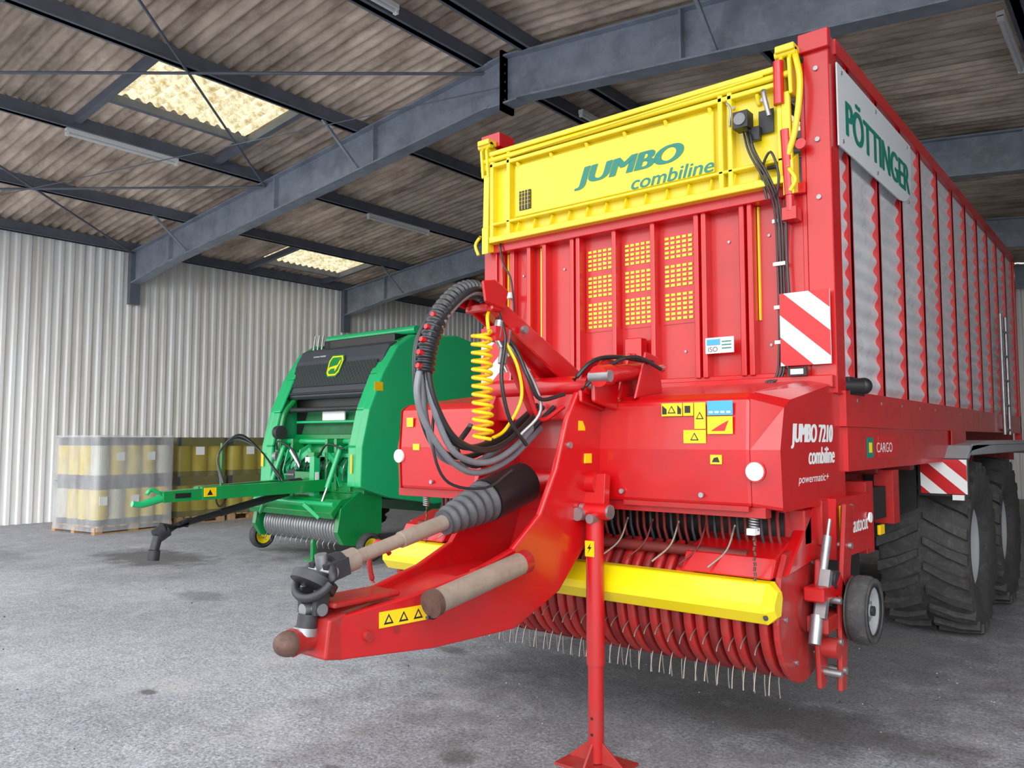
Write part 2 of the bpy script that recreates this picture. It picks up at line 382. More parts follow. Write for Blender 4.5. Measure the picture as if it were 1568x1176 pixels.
for k,yf in enumerate((2.2,7.94,13.7,19.5,25.3)):
    P=Part('roof_frame')
    for sgn in (-1,1):
        xe=XW+0.25 if sgn<0 else XR_-0.25
        pts=[(XC,6.75,6.10),(XC+sgn*0.25,6.73,6.10),(XC+sgn*0.26,6.72,6.12),(xe-sgn*1.6,zroof(xe-sgn*1.6)-0.21,zroof(xe-sgn*1.6)-0.82),(xe,zroof(xe)-0.21,zroof(xe)-0.9)]
        for i in range(len(pts)-1):
            (xa,ta,ba),(xb,tb,bb)=pts[i],pts[i+1]
            P.prism([(xa,ba),(xb,bb),(xb,tb),(xa,ta)],'Y',yf-0.008,yf+0.008,FRM)
            for (za,zb) in ((ta,tb),(ba,bb)):
                P.prism([(xa,za-0.012),(xb,zb-0.012),(xb,zb+0.012),(xa,za+0.012)],'Y',yf-0.11,yf+0.11,FRM)
        P.box(XC-0.02,XC+0.02,yf-0.13,yf+0.13,6.0,6.82,FRM)
        for i in range(5):
            for s2 in (-1,1): P.cyl((XC-0.045,yf+s2*0.07,6.15+i*0.12),(XC+0.045,yf+s2*0.07,6.15+i*0.12),0.015,ZINC,n=6)
        for xx in (xe-sgn*1.6,XC+sgn*5.2,XC+sgn*2.6):
            P.box(xx-0.012,xx+0.012,yf-0.1,yf+0.1,zroof(xx)-0.82,zroof(xx)-0.21,FRM)
        P.box(xe-0.12 if sgn<0 else xe-0.02,xe+0.02 if sgn<0 else xe+0.12,yf-0.11,yf+0.11,(4.55 if k<4 else 0.0) if sgn<0 else 0,zroof(xe)-0.2,PURL)
        for xx in (-14.8,-9.6) if sgn<0 else (-3.6,1.5):
            P.beam((xx,yf,zroof(xx)-0.8),(xx,yf+0.75,zroof(xx)-0.18),0.04,0.04,FRM); P.beam((xx,yf,zroof(xx)-0.8),(xx,yf-0.75,zroof(xx)-0.18),0.04,0.04,FRM)
    P.done()
P=Part('roof_brace_rods')
for (xa,xb) in ((-7.0,-12.2),(-12.2,-17.1)):
    P.cyl((xa,2.2,zroof(xa)-0.25),(xb,7.94,zroof(xb)-0.25),0.020,PURL,n=6)
    P.cyl((xb,2.2,zroof(xb)-0.25),(xa,7.94,zroof(xa)-0.25),0.020,PURL,n=6)
P.cyl((-16.9,4.0,6.1-0.45),(-6.6,7.9,6.35),0.008,PURL,n=5)
P.done()
for (x,ya,yb) in ((-12.2,4.6,6.3),(-12.2,10.3,12.0),(-6.75,5.0,6.1),(-6.75,9.9,11.3),(-1.15,9.6,11.2),(-1.15,4.4,5.6)):
    P=Part('fluorescent_lamp'); z=zroof(x)-0.2
    P.box(x-0.04,x+0.04,ya,yb,z-0.06,z,WHT); P.cyl((x,ya+0.03,z-0.085),(x,yb-0.03,z-0.085),0.022,TUBEL,n=10)
    P.box(x-0.03,x+0.03,ya,ya+0.04,z-0.11,z-0.05,WHT); P.box(x-0.03,x+0.03,yb-0.04,yb,z-0.11,z-0.05,WHT)
    P.done()

# ---------------------------------------------------------------- wheel helper
def wheel(P,c,R,w,rimr,rimmat,side=1,lugs=26,lugh=0.045):
    x,y,z=c; hw=w/2; Rb=R-lugh
    prof=[(rimr,-hw*0.72),(rimr+0.04,-hw*0.9),(Rb*0.8+rimr*0.2,-hw),(Rb-0.05,-hw*0.97),(Rb-0.012,-hw*0.85),(Rb,-hw*0.5),(Rb,hw*0.5),(Rb-0.012,hw*0.85),(Rb-0.05,hw*0.97),(Rb*0.8+rimr*0.2,hw),(rimr+0.04,hw*0.9),(rimr,hw*0.72)]
    P.rev([(r,q) for r,q in prof],(x,y,z),RUB,n=48)
    P.rev([(rimr,-hw*0.74),(rimr-0.02,-hw*0.7),(rimr-0.035,0),(rimr-0.02,hw*0.7),(rimr,hw*0.74)],(x,y,z),rimmat,n=32)
    for sd in (-1,1):
        P.rev([(rimr-0.01,sd*hw*0.7),(rimr-0.05,sd*hw*0.55),(rimr*0.55,sd*hw*0.3),(rimr*0.4,sd*hw*0.42),(0.001,sd*hw*0.42)],(x,y,z),rimmat,n=32)
        P.cyl((x+sd*hw*0.42,y,z),(x+sd*hw*0.62,y,z),rimr*0.28,rimmat,n=16)
        for i in range(8):
            a=2*pi*i/8; P.cyl((x+sd*hw*0.42,y+rimr*.34*math.cos(a),z+rimr*.34*math.sin(a)),(x+sd*hw*0.5,y+rimr*.34*math.cos(a),z+rimr*.34*math.sin(a)),0.014,ZINC,n=6)
    if lugs:
        for i in range(lugs):
            for sd in (-1,1):
                a=2*pi*(i+(0.5 if sd>0 else 0))/lugs
                pts=[]
                for q,da in ((0.02,0.0),(hw*0.55,0.12),(hw*0.98,0.20)):
                    pts.append((q*sd,a+da))
                rings=[]
                for idx,(q,aa) in enumerate(pts):
                    rt=R if idx<2 else R-0.02; rb=Rb-0.02 if idx<2 else Rb-0.09; wd=0.036+0.008*idx
                    ring=[]
                    for r,t in ((rb,-wd/R),(rt,-wd/R*0.8),(rt,wd/R*0.8),(rb,wd/R)):
                        ring.append(Vector((x+q,y+r*math.cos(aa+t),z+r*math.sin(aa+t))))
                    rings.append(ring)
                P.ring(rings,RUB,False,True)

def sticker(P,x0,x1,z0,z1,y,m,th=0.004): P.box(x0,x1,y-th,y,z0,z1,m)
def warn_front(P,x0,x1,z0,z1,y,tri=True):
    sticker(P,x0,x1,z0,z1,y,STK)
    w=x1-x0;h=z1-z0;cx=(x0+x1)/2;r=min(w,h)*0.36;cz=(z0+z1)/2
    if tri:
        P.prism([(cx-r,cz-r*0.8),(cx+r,cz-r*0.8),(cx,cz+r*0.9)],'Y',y-0.0055,y-0.004,BLK)
        P.prism([(cx-r*.62,cz-r*0.58),(cx+r*.62,cz-r*0.58),(cx,cz+r*0.5)],'Y',y-0.007,y-0.0055,STK)

# ================================================================= LOADER WAGON
W=empty('forage_loader_wagon',(-2.64,8.0,0))
def WP(name,bevel=0.0,seg=1):
    P=Part(name,W,bevel,seg); return P
def wdone(P):
    for i,v in enumerate(P.v): P.v[i]=v-Vector(W.location)
    return P.done()
def wtext(*a,**k):
    a=list(a); a[2]=tuple(Vector(a[2])-Vector(W.location)); return text(*a,**k)
XL=-3.92; XR=-1.36; YF=4.47; YB=11.5

P=WP('front_frame',0.008)
P.prism([(-1.50,1.9),(-1.36,1.9),(-1.36,3.93),(-1.50,3.93)],'Y',4.45,4.60,RED)
P.box(-1.53,-1.50,4.46,4.56,1.95,3.80,RED)
P.box(-1.52,-1.35,4.42,4.47,3.84,3.95,RED)
P.box(XL,XL+0.12,4.45,4.60,1.9,3.93,RED); P.box(XL+0.12,XL+0.16,4.47,4.58,1.95,3.78,RED)
P.box(XL-0.01,XL+0.17,4.42,4.60,3.84,3.95,RED)
P.box(XL+0.12,-1.50,4.53,4.56,1.95,3.12,RED)
P.box(XL+0.10,-1.50,4.43,4.54,3.035,3.10,RED)
P.box(XL+0.02,-1.37,4.40,4.56,1.93,2.0,RED)
P.box(XL+0.10,-1.50,4.47,4.54,2.0,2.03,RED)
for x in (-3.50,-3.36,-3.12,-3.07,-2.78,-2.49,-2.185,-2.135,-1.89,-1.84,-1.66):
    w_=0.022
    P.prism([(x-w_,4.54),(x-w_*0.7,4.45),(x+w_*0.7,4.45),(x+w_,4.54)],'Z',2.02,3.04,RED)
P.box(-3.70,-3.66,4.48,4.53,2.02,3.04,RED)
P.box(-1.66,-1.50,4.465,4.50,2.0,3.06,RED)
P.box(-2.68,-2.56,4.42,4.50,2.09,2.30,RED); P.box(-2.62,-2.60,4.40,4.43,2.12,2.2,RED)
P.box(-2.9,-2.5,4.44,4.5,2.03,2.09,RED)
for x in (-3.6,-3.23,-2.9,-2.3,-2.0,-1.75):
    for z in (2.2,2.85): P.cyl((x,4.53,z),(x,4.522,z),0.009,ZINC,n=6)
wdone(P)
P=WP('perforated_windows')
for (x0,x1) in ((-3.03,-2.83),(-2.735,-2.535),(-2.44,-2.235)):
    P.box(x0-0.01,x1+0.01,4.524,4.531,2.38,2.97,RED)
    nc=5; nr=18
    for i in range(nc):
        for j in range(nr):
            if j in (6,12): continue
            cx=x0+(i+0.5)*(x1-x0)/nc; cz=2.40+(j+0.5)*(0.55)/nr
            P.box(cx-0.0135,cx+0.0135,4.518,4.525,cz-0.0085,cz+0.0085,YEL)
for x in (-3.74,-3.43,-2.155,-1.81):
    P.box(x-0.006,x+0.006,4.515,4.531,2.35,3.03,YEL)
wdone(P)
P=WP('front_flap',0.006)
P.box(-3.80,-1.60,4.43,4.46,3.10,3.77,YEL)
P.box(-3.80,-1.60,4.36,4.44,3.095,3.14,YEL)
P.box(-3.78,-1.60,4.37,4.44,3.225,3.245,YEL)
P.box(-3.80,-1.60,4.37,4.44,3.665,3.695,YEL)
P.box(-3.80,-1.60,4.36,4.44,3.75,3.785,YEL)
for x in (-3.80,-3.64,-1.99,-1.93,-1.63): P.box(x,x+0.03,4.37,4.44,3.10,3.77,YEL)
P.box(-3.58,-2.03,4.40,4.44,3.26,3.64,YEL)
for i in range(13):
    x=-3.55+i*0.15
    P.prism([(4.44,3.14),(4.37,3.14),(4.40,3.225),(4.44,3.225)],'X',x-0.006,x+0.006,YEL)
    if i%2==0: P.prism([(4.44,3.66),(4.38,3.66),(4.41,3.60),(4.44,3.60)],'X',x-0.012,x+0.012,YEL)
P.cyl((-3.86,4.38,3.725),(-1.54,4.38,3.725),0.02,YEL)
P.beam((-3.6,4.36,3.71),(-1.7,4.36,3.745),0.012,0.016,YEL)
for x,sg in ((-3.84,-1),(-1.57,1)):
    P.prism([(4.36,3.60),(4.46,3.60),(4.46,3.86),(4.40,3.88),(4.34,3.80)],'X',x-0.035,x-0.015,YEL)
    P.prism([(4.36,3.60),(4.46,3.60),(4.46,3.86),(4.40,3.88),(4.34,3.80)],'X',x+0.015,x+0.035,YEL)
    P.box(x-0.05,x+0.06,4.33,4.44,3.84,3.88,YEL); P.cyl((x-0.06,4.37,3.84),(x+0.06,4.37,3.84),0.022,YEL)
    P.beam((x,4.38,3.2),(x-sg*0.01,4.38,3.62),0.03,0.05,YEL,up=(1,0,0))
    P.prism([(4.36,3.02),(4.46,3.05),(4.46,3.28),(4.36,3.22)],'X',x-0.03,x+0.03,YEL)
P.box(-3.9,-3.76,4.38,4.46,3.66,3.72,YEL)
P.tube([(-1.52,4.37,3.84),(-1.49,4.36,3.65),(-1.52,4.36,3.4),(-1.57,4.37,3.25)],0.018,YEL)
P.tube([(-3.88,4.36,3.16),(-3.93,4.36,3.1),(-3.9,4.36,3.02)],0.012,YEL)
P.tube([(-1.57,4.36,3.18),(-1.53,4.36,3.1),(-1.56,4.36,3.04)],0.012,YEL)
wdone(P)
P=WP('flap_fittings',0.003)
P.box(-3.535,-3.43,4.390,4.401,3.30,3.44,BLK)
for i in range(4):
    P.box(-3.535,-3.43,4.386,4.391,3.335+i*0.028,3.338+i*0.028,YEL)
for i in range(3): P.box(-3.51+i*0.027,-3.506+i*0.027,4.386,4.391,3.30,3.44,YEL)
P.box(-1.865,-1.775,4.30,4.39,3.45,3.55,BLK); P.cyl((-1.82,4.29,3.50),(-1.82,4.30,3.50),0.035,GHOSE); P.box(-1.80,-1.73,4.36,4.40,3.38,3.46,BLK)
P.box(-1.75,-1.66,4.405,4.412,3.42,3.56,BLK)
for x in (-1.9,-1.72): 
    P.cyl((x,4.405,3.62),(x,4.39,3.62),0.012,ZINC)
P.tube([(-1.93,4.36,3.65),(-1.90,4.355,3.6),(-1.91,4.36,3.5)],0.007,ZINC)
P.tube([(-1.70,4.36,3.66),(-1.69,4.355,3.6),(-1.67,4.36,3.5)],0.014,ZINC)
wdone(P)
wtext('flap_lettering_big','JUMBO',(-3.03,4.398,3.385),0.150,0.80,TEAL,W,shear=0.25,strokes=6,sdx=0.006)
wtext('flap_lettering_small','combiline',(-2.62,4.398,3.265),0.085,0.575,TEAL,W,shear=0.25,strokes=3,sdx=0.003)
P=WP('tailgate_cylinder')
P.cyl((-1.57,4.38,3.02),(-1.585,4.38,3.40),0.030,RED); P.cyl((-1.585,4.38,3.38),(-1.60,4.38,3.62),0.014,CHROME)
P.cyl((-1.57,4.38,2.93),(-1.57,4.38,3.03),0.024,RED); P.box(-1.61,-1.53,4.36,4.45,2.88,2.95,RED)
P.cyl((-1.61,4.36,3.55),(-1.61,4.36,3.80),0.030,RED)
P.cyl((-1.62,4.385,3.20),(-1.70,4.40,3.21),0.012,BLK)
P.cyl((-1.5,4.40,3.3),(-1.5,4.37,3.3),0.03,RED)
for z in (3.74,3.33,3.0,2.45): P.cyl((-1.43,4.455,z),(-1.43,4.44,z),0.014,ZINC,n=8)
for z in (3.6,2.6,2.4): P.cyl((-3.86,4.455,z),(-3.86,4.44,z),0.012,ZINC,n=8)
wdone(P)
P=WP('front_cables')
for i,dx in enumerate((0,0.018,0.034)):
    P.tube([(-1.82+dx,4.35,3.44),(-1.78+dx,4.33,3.3),(-1.70+dx,4.35,3.12),(-1.665+dx,4.40,2.95),(-1.67+dx,4.44,2.6),(-1.67+dx,4.44,2.25),(-1.68+dx,4.42,2.02),(-1.74+dx,4.39,1.97)],0.007,BLK2,n=6)
P.tube([(-1.64,4.37,3.02),(-1.62,4.35,3.15),(-1.66,4.34,3.28),(-1.72,4.36,3.18),(-1.70,4.38,3.02)],0.008,BLK2,n=6)
P.tube([(-1.60,4.40,3.0),(-1.61,4.42,2.7),(-1.60,4.42,2.3),(-1.62,4.42,2.05)],0.009,BLK2,n=6)
for z in (2.9,2.65,2.4,2.2): P.box(-1.69,-1.62,4.42,4.462,z-0.01,z+0.01,WHT)
P.tube([(-3.74,4.42,3.12),(-3.70,4.40,2.95),(-3.64,4.43,2.8),(-3.65,4.47,2.5),(-3.68,4.45,2.1)],0.008,BLK2,n=6)
P.box(-3.70,-3.64,4.42,4.46,2.68,2.72,WHT)
wdone(P)
def chevron_front(P,x0,x1,z0,z1,y,s=1,st=0.14):
    P.box(x0,x1,y,y+0.012,z0,z1,WHT)
    w=x1-x0
    def clip(poly):
        def cl(poly,ax,v,keep):
            out=[]
            for i in range(len(poly)):
                a=poly[i];b=poly[(i+1)%len(poly)]
                ia=keep(a[ax],v);ib=keep(b[ax],v)
                if ia: out.append(a)
                if ia!=ib:
                    t=(v-a[ax])/(b[ax]-a[ax]); out.append((a[0]+t*(b[0]-a[0]),a[1]+t*(b[1]-a[1])))
            return out
        for ax,v,kp in ((0,x0,lambda q,v:q>=v),(0,x1,lambda q,v:q<=v),(1,z0,lambda q,v:q>=v),(1,z1,lambda q,v:q<=v)):
            if poly: poly=cl(poly,ax,v,kp)
        return poly
    for k in range(-6,8,2):
        za=z1+0.02-k*st*0.95
        if s>0: poly=[(x0,za),(x1,za-w*0.9),(x1,za-w*0.9-st),(x0,za-st)]
        else: poly=[(x1,za),(x0,za-w*0.9),(x0,za-w*0.9-st),(x1,za-st)]
        q=clip(poly)
        if len(q)>2: P.prism(q,'Y',y-0.002,y,REDV)
P=WP('warning_boards')
chevron_front(P,-1.65,-1.375,2.06,2.47,4.40,1)
chevron_front(P,-3.905,-3.63,2.06,2.47,4.40,-1)
P.box(-1.60,-1.50,4.37,4.40,2.0,2.045,BLK); P.box(-1.585,-1.515,4.365,4.372,2.008,2.037,WHT)
P.box(-3.78,-3.68,4.37,4.40,2.0,2.045,BLK); P.box(-3.765,-3.695,4.365,4.372,2.008,2.037,WHT)
chevron_front(P,-1.53,-1.20,1.22,1.49,7.05,1,0.12); P.box(-1.55,-1.19,7.062,7.09,1.20,1.50,BLK)
P.box(-1.30,-1.22,7.02,7.05,1.175,1.215,WHT); P.box(-1.45,-1.36,7.09,7.14,1.3,1.5,BLK)
sticker(P,-2.125,-1.945,2.165,2.26,4.445,WHT); sticker(P,-2.115,-2.03,2.215,2.25,4.440,BLUE)
for i in range(3): P.box(-2.02,-1.96,4.438,4.441,2.19+i*0.02,2.197+i*0.02,TEAL)
wdone(P)
wtext('isobus_lettering','ISO',(-2.11,4.4385,2.175),0.03,0.06,BLK,W)
P=WP('side_walls',0.0)
def sidewave(x,sg,m):
    n=200; vs=[];fs=[]
    z0,z1=1.90,3.86
    for i in range(n+1):
        z=z0+(z1-z0)*i/n; dx=0.011*math.sin(2*pi*z/0.115)
        vs+=[(x+sg*dx,4.58,z),(x+sg*dx,YB-0.05,z)]
    for i in range(n): fs.append((2*i,2*i+1,2*i+3,2*i+2))
    P.add(vs,fs,m,True)
sidewave(XR-0.030,1,SILV); sidewave(XL+0.030,-1,SILV)
P.box(XL+0.08,XR-0.08,YB-0.05,YB,1.4,3.6,DRED)
P.box(XL+0.08,XR-0.08,4.6,YB,1.55,1.62,DARK)
wdone(P)
P=WP('side_posts',0.004)
for sg,x in ((1,XR),(-1,XL)):
    def bx(d0,d1,y0,y1,z0,z1,m=RED):
        a=x+sg*d0; b=x+sg*d1; P.box(min(a,b),max(a,b),y0,y1,z0,z1,m)
    bx(-0.055,0.012,4.55,YB,3.84,3.93)
    bx(-0.055,0.012,4.55,YB,1.72,1.92)
    bx(-0.055,0.0,4.60,7.35,1.47,1.72)
    for i in range(12):
        y=4.80+0.60*i
        bx(-0.05,-0.002,y-0.020,y+0.020,1.9,3.86)
        bx(-0.008,-0.002,y-0.036,y+0.036,1.9,3.86)
    bx(-0.055,0.012,YB-0.06,YB+0.04,1.5,3.90)
    for i in range(14):
        bx(0.012,0.016,4.75+0.5*i,4.77+0.5*i,1.86,1.88,ZINC)
P.box(XR+0.012,XR+0.02,7.3,7.9,1.5,1.72,RED)
wdone(P)
P=WP('access_ladder')
for y in (9.9,10.25): P.cyl((XR+0.05,y,1.7),(XR+0.05,y,3.0),0.018,ZINC)
for i in range(5): P.cyl((XR+0.05,9.9,1.75+0.27*i),(XR+0.05,10.25,1.75+0.27*i),0.015,ZINC)
wdone(P)
P=WP('side_sign')
prof=[(4.53,3.30),(5.85,3.30),(6.0,3.32),(6.12,3.38),(6.19,3.48),(6.21,3.60),(6.21,3.78),(4.53,3.78)]
P.prism(prof,'X',XR+0.014,XR+0.022,SGN)
for y in (4.6,5.3,6.1): 
    for z in (3.34,3.74): P.cyl((XR+0.02,y,z),(XR+0.028,y,z),0.012,ZINC,n=8)
wdone(P)
wtext('side_sign_lettering','PÖTTINGER',(XR+0.024,4.64,3.40),0.25,1.46,TEAL,W,face='+X',strokes=4,sdx=0.009)
P=WP('front_hood',0.02,2)
prof=[(3.60,1.33),(3.585,1.60),(3.60,1.84),(3.66,1.875),(4.50,1.985),(4.60,1.95),(4.60,1.33)]
P.prism(prof,'X',-3.90,-1.50,RED)
def cheek(xa,xb):
    r0=[Vector((xa,y,z)) for y,z in prof]
    pr2=[(3.68,1.31),(3.66,1.60),(3.72,1.80),(3.80,1.84),(4.50,1.96),(4.62,1.93),(4.62,1.31)]
    r1=[Vector((xb,y,z)) for y,z in pr2]
    P.ring([r0,r1],RED,False,True)
cheek(-1.50,-1.385); cheek(-3.90,-4.0)
wdone(P)
P=WP('hood_trim',0.004)
P.box(-2.2,-1.52,3.60,3.63,1.31,1.335,RED2)
P.box(-3.95,-1.45,3.63,3.70,1.28,1.33,RED2)
for x in (-2.2,-1.75,-3.6): P.cyl((x,3.59,1.38),(x,3.575,1.38),0.013,ZINC,n=8)
P.box(-2.40,-2.385,3.56,3.6,1.36,1.83,RED)
P.cyl((-1.475,3.585,1.50),(-1.475,3.570,1.50),0.043,WHT,n=24); P.cyl((-1.475,3.59,1.50),(-1.475,3.575,1.50),0.05,RED,n=24)
P.cyl((-3.90,3.59,1.54),(-3.90,3.575,1.54),0.043,WHT,n=24)
warn_front(P,-1.96,-1.845,1.765,1.83,3.585); warn_front(P,-1.84,-1.785,1.765,1.83,3.585,False)
warn_front(P,-1.78,-1.72,1.70,1.83,3.585) 
P.box(-1.71,-1.58,3.578,3.585,1.765,1.835,BLUE); warn_front(P,-1.71,-1.58,1.675,1.76,3.58,False)
P.prism([(-1.69,1.69),(-1.62,1.69),(-1.6,1.74),(-1.64,1.72)],'Y',3.573,3.578,REDV)
for k in range(4): P.box(-1.70+k*0.03,-1.68+k*0.03,3.575,3.578,1.775,1.785,WHT)
for (a,b) in ((-1.955,-1.93),(-1.87,-1.85)): P.prism([(a,1.775),(b,1.775),(b,1.80),(a,1.82)],'Y',3.578,3.581,BLK)
P.box(-1.83,-1.80,3.578,3.581,1.78,1.815,BLK)
warn_front(P,-1.84,-1.72,1.63,1.695,3.585)
warn_front(P,-1.70,-1.64,1.53,1.575,3.585,False); P.prism([(-1.69,1.54),(-1.65,1.54),(-1.66,1.565),(-1.68,1.56)],'Y',3.578,3.581,BLK)
warn_front(P,-3.83,-3.77,1.73,1.79,3.585,False); warn_front(P,-3.77,-3.71,1.58,1.62,3.585,False)
wdone(P)
wtext('hood_lettering_a','JUMBO 7210',(-1.382,3.80,1.635),0.12,0.61,WHT,W,face='+X',shear=0.2,strokes=4,sdx=0.005)
wtext('hood_lettering_b','combiline',(-1.382,4.02,1.525),0.085,0.40,WHT,W,face='+X',shear=0.2,strokes=3,sdx=0.004)
wtext('hood_lettering_c','powermatic+',(-1.382,3.88,1.435),0.05,0.45,WHT,W,face='+X',shear=0.2)
P=WP('side_buffer'); P.cyl((-1.40,4.62,1.95),(-1.30,4.72,1.95),0.045,BLK); P.sphere((-1.30,4.72,1.95),0.048,BLK); P.box(-1.40,-1.345,4.62,4.9,1.9,2.0,BLK); wdone(P)

# --- drawbar
P=WP('drawbar',0.012,2)
inner=[(3.62,2.0),(3.42,1.95),(3.30,1.75),(3.23,1.5),(3.12,1.28),(2.95,1.13),(2.7,1.05),(2.35,0.99),(2.03,0.955)]
outer=[(3.75,1.55),(3.70,1.5),(3.64,1.42),(3.60,1.25),(3.50,1.08),(3.32,0.88),(3.0,0.745),(2.5,0.745),(2.03,0.785)]
hw=[0.30,0.30,0.29,0.27,0.25,0.22,0.19,0.145,0.10]
def thickness_plate(sg):
    rings=[]
    for (a,b,h) in zip(inner,outer,hw):
        x0=-2.63+sg*h; x1=-2.63+sg*(h-0.035)
        rings.append([Vector((x0,*a)),Vector((x1,*a)),Vector((x1,*b)),Vector((x0,*b))])
    P.ring(rings,RED,False,True)
thickness_plate(1); thickness_plate(-1)
rings=[]
for i,(a,b,h) in enumerate(zip(inner[5:],outer[5:],hw[5:])):
    k=0.45 if i==0 else 0.12
    a2=(a[0]*(1-k)+b[0]*k,a[1]*(1-k)+b[1]*k)
    rings.append([Vector((-2.63-h+0.02,*a2)),Vector((-2.63+h-0.02,*a2)),Vector((-2.63+h-0.02,*b)),Vector((-2.63-h+0.02,*b))])
P.ring(rings,RED,False,True)
rr=[]
for (b,h) in zip(outer[:6],hw[:6]):
    rr.append([Vector((-2.63-h+0.02,b[0],b[1])),Vector((-2.63+h-0.02,b[0],b[1])),Vector((-2.63+h-0.02,b[0]-0.03,b[1]+0.01)),Vector((-2.63-h+0.02,b[0]-0.03,b[1]+0.01))])
P.ring(rr,RED,False,True)
P.box(-2.92,-2.34,3.40,3.6,1.75,1.98,RED)
P.prism([(2.06,0.78),(2.06,0.965),(1.97,0.95),(1.95,0.80)],'X',-2.73,-2.53,RED2)
P.box(-2.72,-2.54,2.0,2.35,0.985,1.01,RED2)
P.cyl((-2.98,3.42,1.93),(-2.28,3.42,1.93),0.05,RED); P.cyl((-3.0,3.42,1.93),(-2.26,3.42,1.93),0.025,ZINC)
P.cyl((-2.96,3.52,1.42),(-2.30,3.52,1.42),0.06,RED)
for x in (-2.32,-2.24):
    P.prism([(3.38,1.84),(3.60,1.80),(3.64,2.06),(3.50,2.08),(3.38,2.0)],'X',x-0.012,x+0.012,RED)
x=-2.18
P.cyl((x,3.42,1.98),(x,3.85,2.03),0.045,RED); P.cyl((x,3.34,1.965),(x,3.44,1.98),0.055,RED); P.cyl((x-0.06,3.36,1.965),(x+0.06,3.36,1.965),0.03,ZINC)
P.cyl((x,3.85,2.03),(x,4.0,2.05),0.022,CHROME)
P.prism([(3.6,1.86),(3.9,1.9),(3.85,2.1),(3.72,2.12)],'X',x-0.06,x-0.04,RED); P.prism([(3.6,1.86),(3.9,1.9),(3.85,2.1),(3.72,2.12)],'X',x+0.04,x+0.06,RED)
for y,z in ((2.15,0.86),(2.30,0.865)): P.cyl((-2.53,y,z),(-2.50,y,z),0.022,RED2)
for (y,z) in ((3.32,1.62),(3.44,1.3)): P.cyl((-2.36,y,z),(-2.335,y,z),0.018,ZINC,n=8)
wdone(P)
P=WP('drawbar_details',0.004)
P.tube([(-2.63,2.02,0.875),(-2.63,1.97,0.872),(-2.63,1.91,0.868),(-2.63,1.87,0.868)],lambda t:0.055-0.010*math.sin(pi*t),RED2,n=14)
P.sphere((-2.63,1.855,0.868),0.058,RUST,14,(0.95,1.05,0.85))
P.cyl((-2.36,2.98,1.075),(-2.36,2.38,0.978),0.052,STEEL,n=24); P.cyl((-2.36,2.38,0.978),(-2.36,2.35,0.973),0.058,RUST,n=24)
P.cyl((-2.36,2.93,1.067),(-2.36,2.98,1.075),0.055,RED2,n=24); P.beam((-2.42,2.7,1.03),(-2.42,2.8,1.045),0.08,0.06,RED)
P.tube([(-2.44,2.44,1.0),(-2.40,2.42,0.91),(-2.37,2.34,0.92)],0.008,BLK,n=6)
M=Matrix.Translation((-2.470,2.5,0.0))@Matrix.Rotation(-0.13,4,'Z')
for (ya,yb,z0,z1) in ((-0.30,-0.05,0.88,0.945),):
    P.box(0.0,0.004,ya,yb,z0,z1,STK,M)
    for k in range(3):
        yy=ya+0.045+k*0.075; P.prism([(yy-0.025,z0+0.012),(yy+0.025,z0+0.012),(yy,z1-0.01)],'X',0.004,0.0055,BLK,M)
        P.prism([(yy-0.013,z0+0.02),(yy+0.013,z0+0.02),(yy,z1-0.022)],'X',0.0055,0.007,STK,M)
for (y,z) in ((3.48,1.55),(3.42,1.72)): P.box(-2.345,-2.335,y-0.03,y+0.03,z-0.025,z+0.025,STK)
P.tube([(-2.72,2.35,1.02),(-2.72,2.33,1.12),(-2.70,2.36,1.2),(-2.69,2.42,1.14)],0.012,RED2,n=6)
wdone(P)
P=WP('pto_shaft')
a=Vector((-2.63,3.00,1.345)); b=Vector((-2.63,2.70,1.26)); 
P.tube([a+(b-a)*(i/60) for i in range(61)],lambda t:(0.10-0.04*t)*(1+0.09*math.sin(t*2*pi*6)),BOOT,n=24,spline=False)
P.cyl((-2.63,3.3,1.42),a,0.11,BLK,n=20)
c=Vector((-2.63,2.10,1.14))
P.cyl(b,c,0.030,STEEL,n=18); P.cyl(b,b+(c-b)*0.45,0.037,STEEL,n=18); P.cyl(c,c+(b-c)*0.12,0.048,STEEL,n=18)
d=(c-b).normalized()
P.cyl(c,c+d*0.05,0.055,DARK,n=16)
sd,u=frame_from(d)
for sg in (-1,1): P.beam(c+sd*sg*0.045,c+d*0.11+sd*sg*0.045,0.03,0.07,DARK)
P.cyl(c+d*0.09-sd*0.07,c+d*0.09+sd*0.07,0.025,ZINC); P.cyl(c+d*0.09-u*0.07,c+d*0.09+u*0.07,0.025,ZINC)
j=Vector((-2.63,1.97,1.09))
P.tube([j+Vector((0.10*math.cos(t),0.05*math.sin(t),0.06*math.sin(t))) for t in [2*pi*i/24 for i in range(25)]],0.018,DARK,n=8,spline=False)
P.cyl(j+Vector((0,0.01,0.01)),j+Vector((0,-0.01,-0.02)),0.095,DARK,n=24)
P.cyl(j+Vector((0,0.01,0.035)),j+Vector((0,-0.0,0.01)),0.07,DARK,n=24)
k1=j+Vector((0,0.0,-0.03)); k2=Vector((-2.63,1.965,0.985))
for sg in (-1,1): P.beam(k1+Vector((sg*0.05,0,0)),k2+Vector((sg*0.045,0,-0.02)),0.025,0.06,DARK,up=(0,1,0))
P.cyl(k2-Vector((0.065,0,0)),k2+Vector((0.065,0,0)),0.024,ZINC); P.cyl(k2-Vector((0,0.05,0)),k2+Vector((0,0.05,0)),0.024,ZINC)
P.cyl(k2+Vector((0,-0.02,-0.02)),k2+Vector((0,-0.03,-0.08)),0.040,DARK,n=16); P.cyl(k2+Vector((0,-0.03,-0.07)),k2+Vector((0,-0.035,-0.10)),0.048,ZINC,n=16)
wdone(P)
P=WP('hose_arm',0.008)
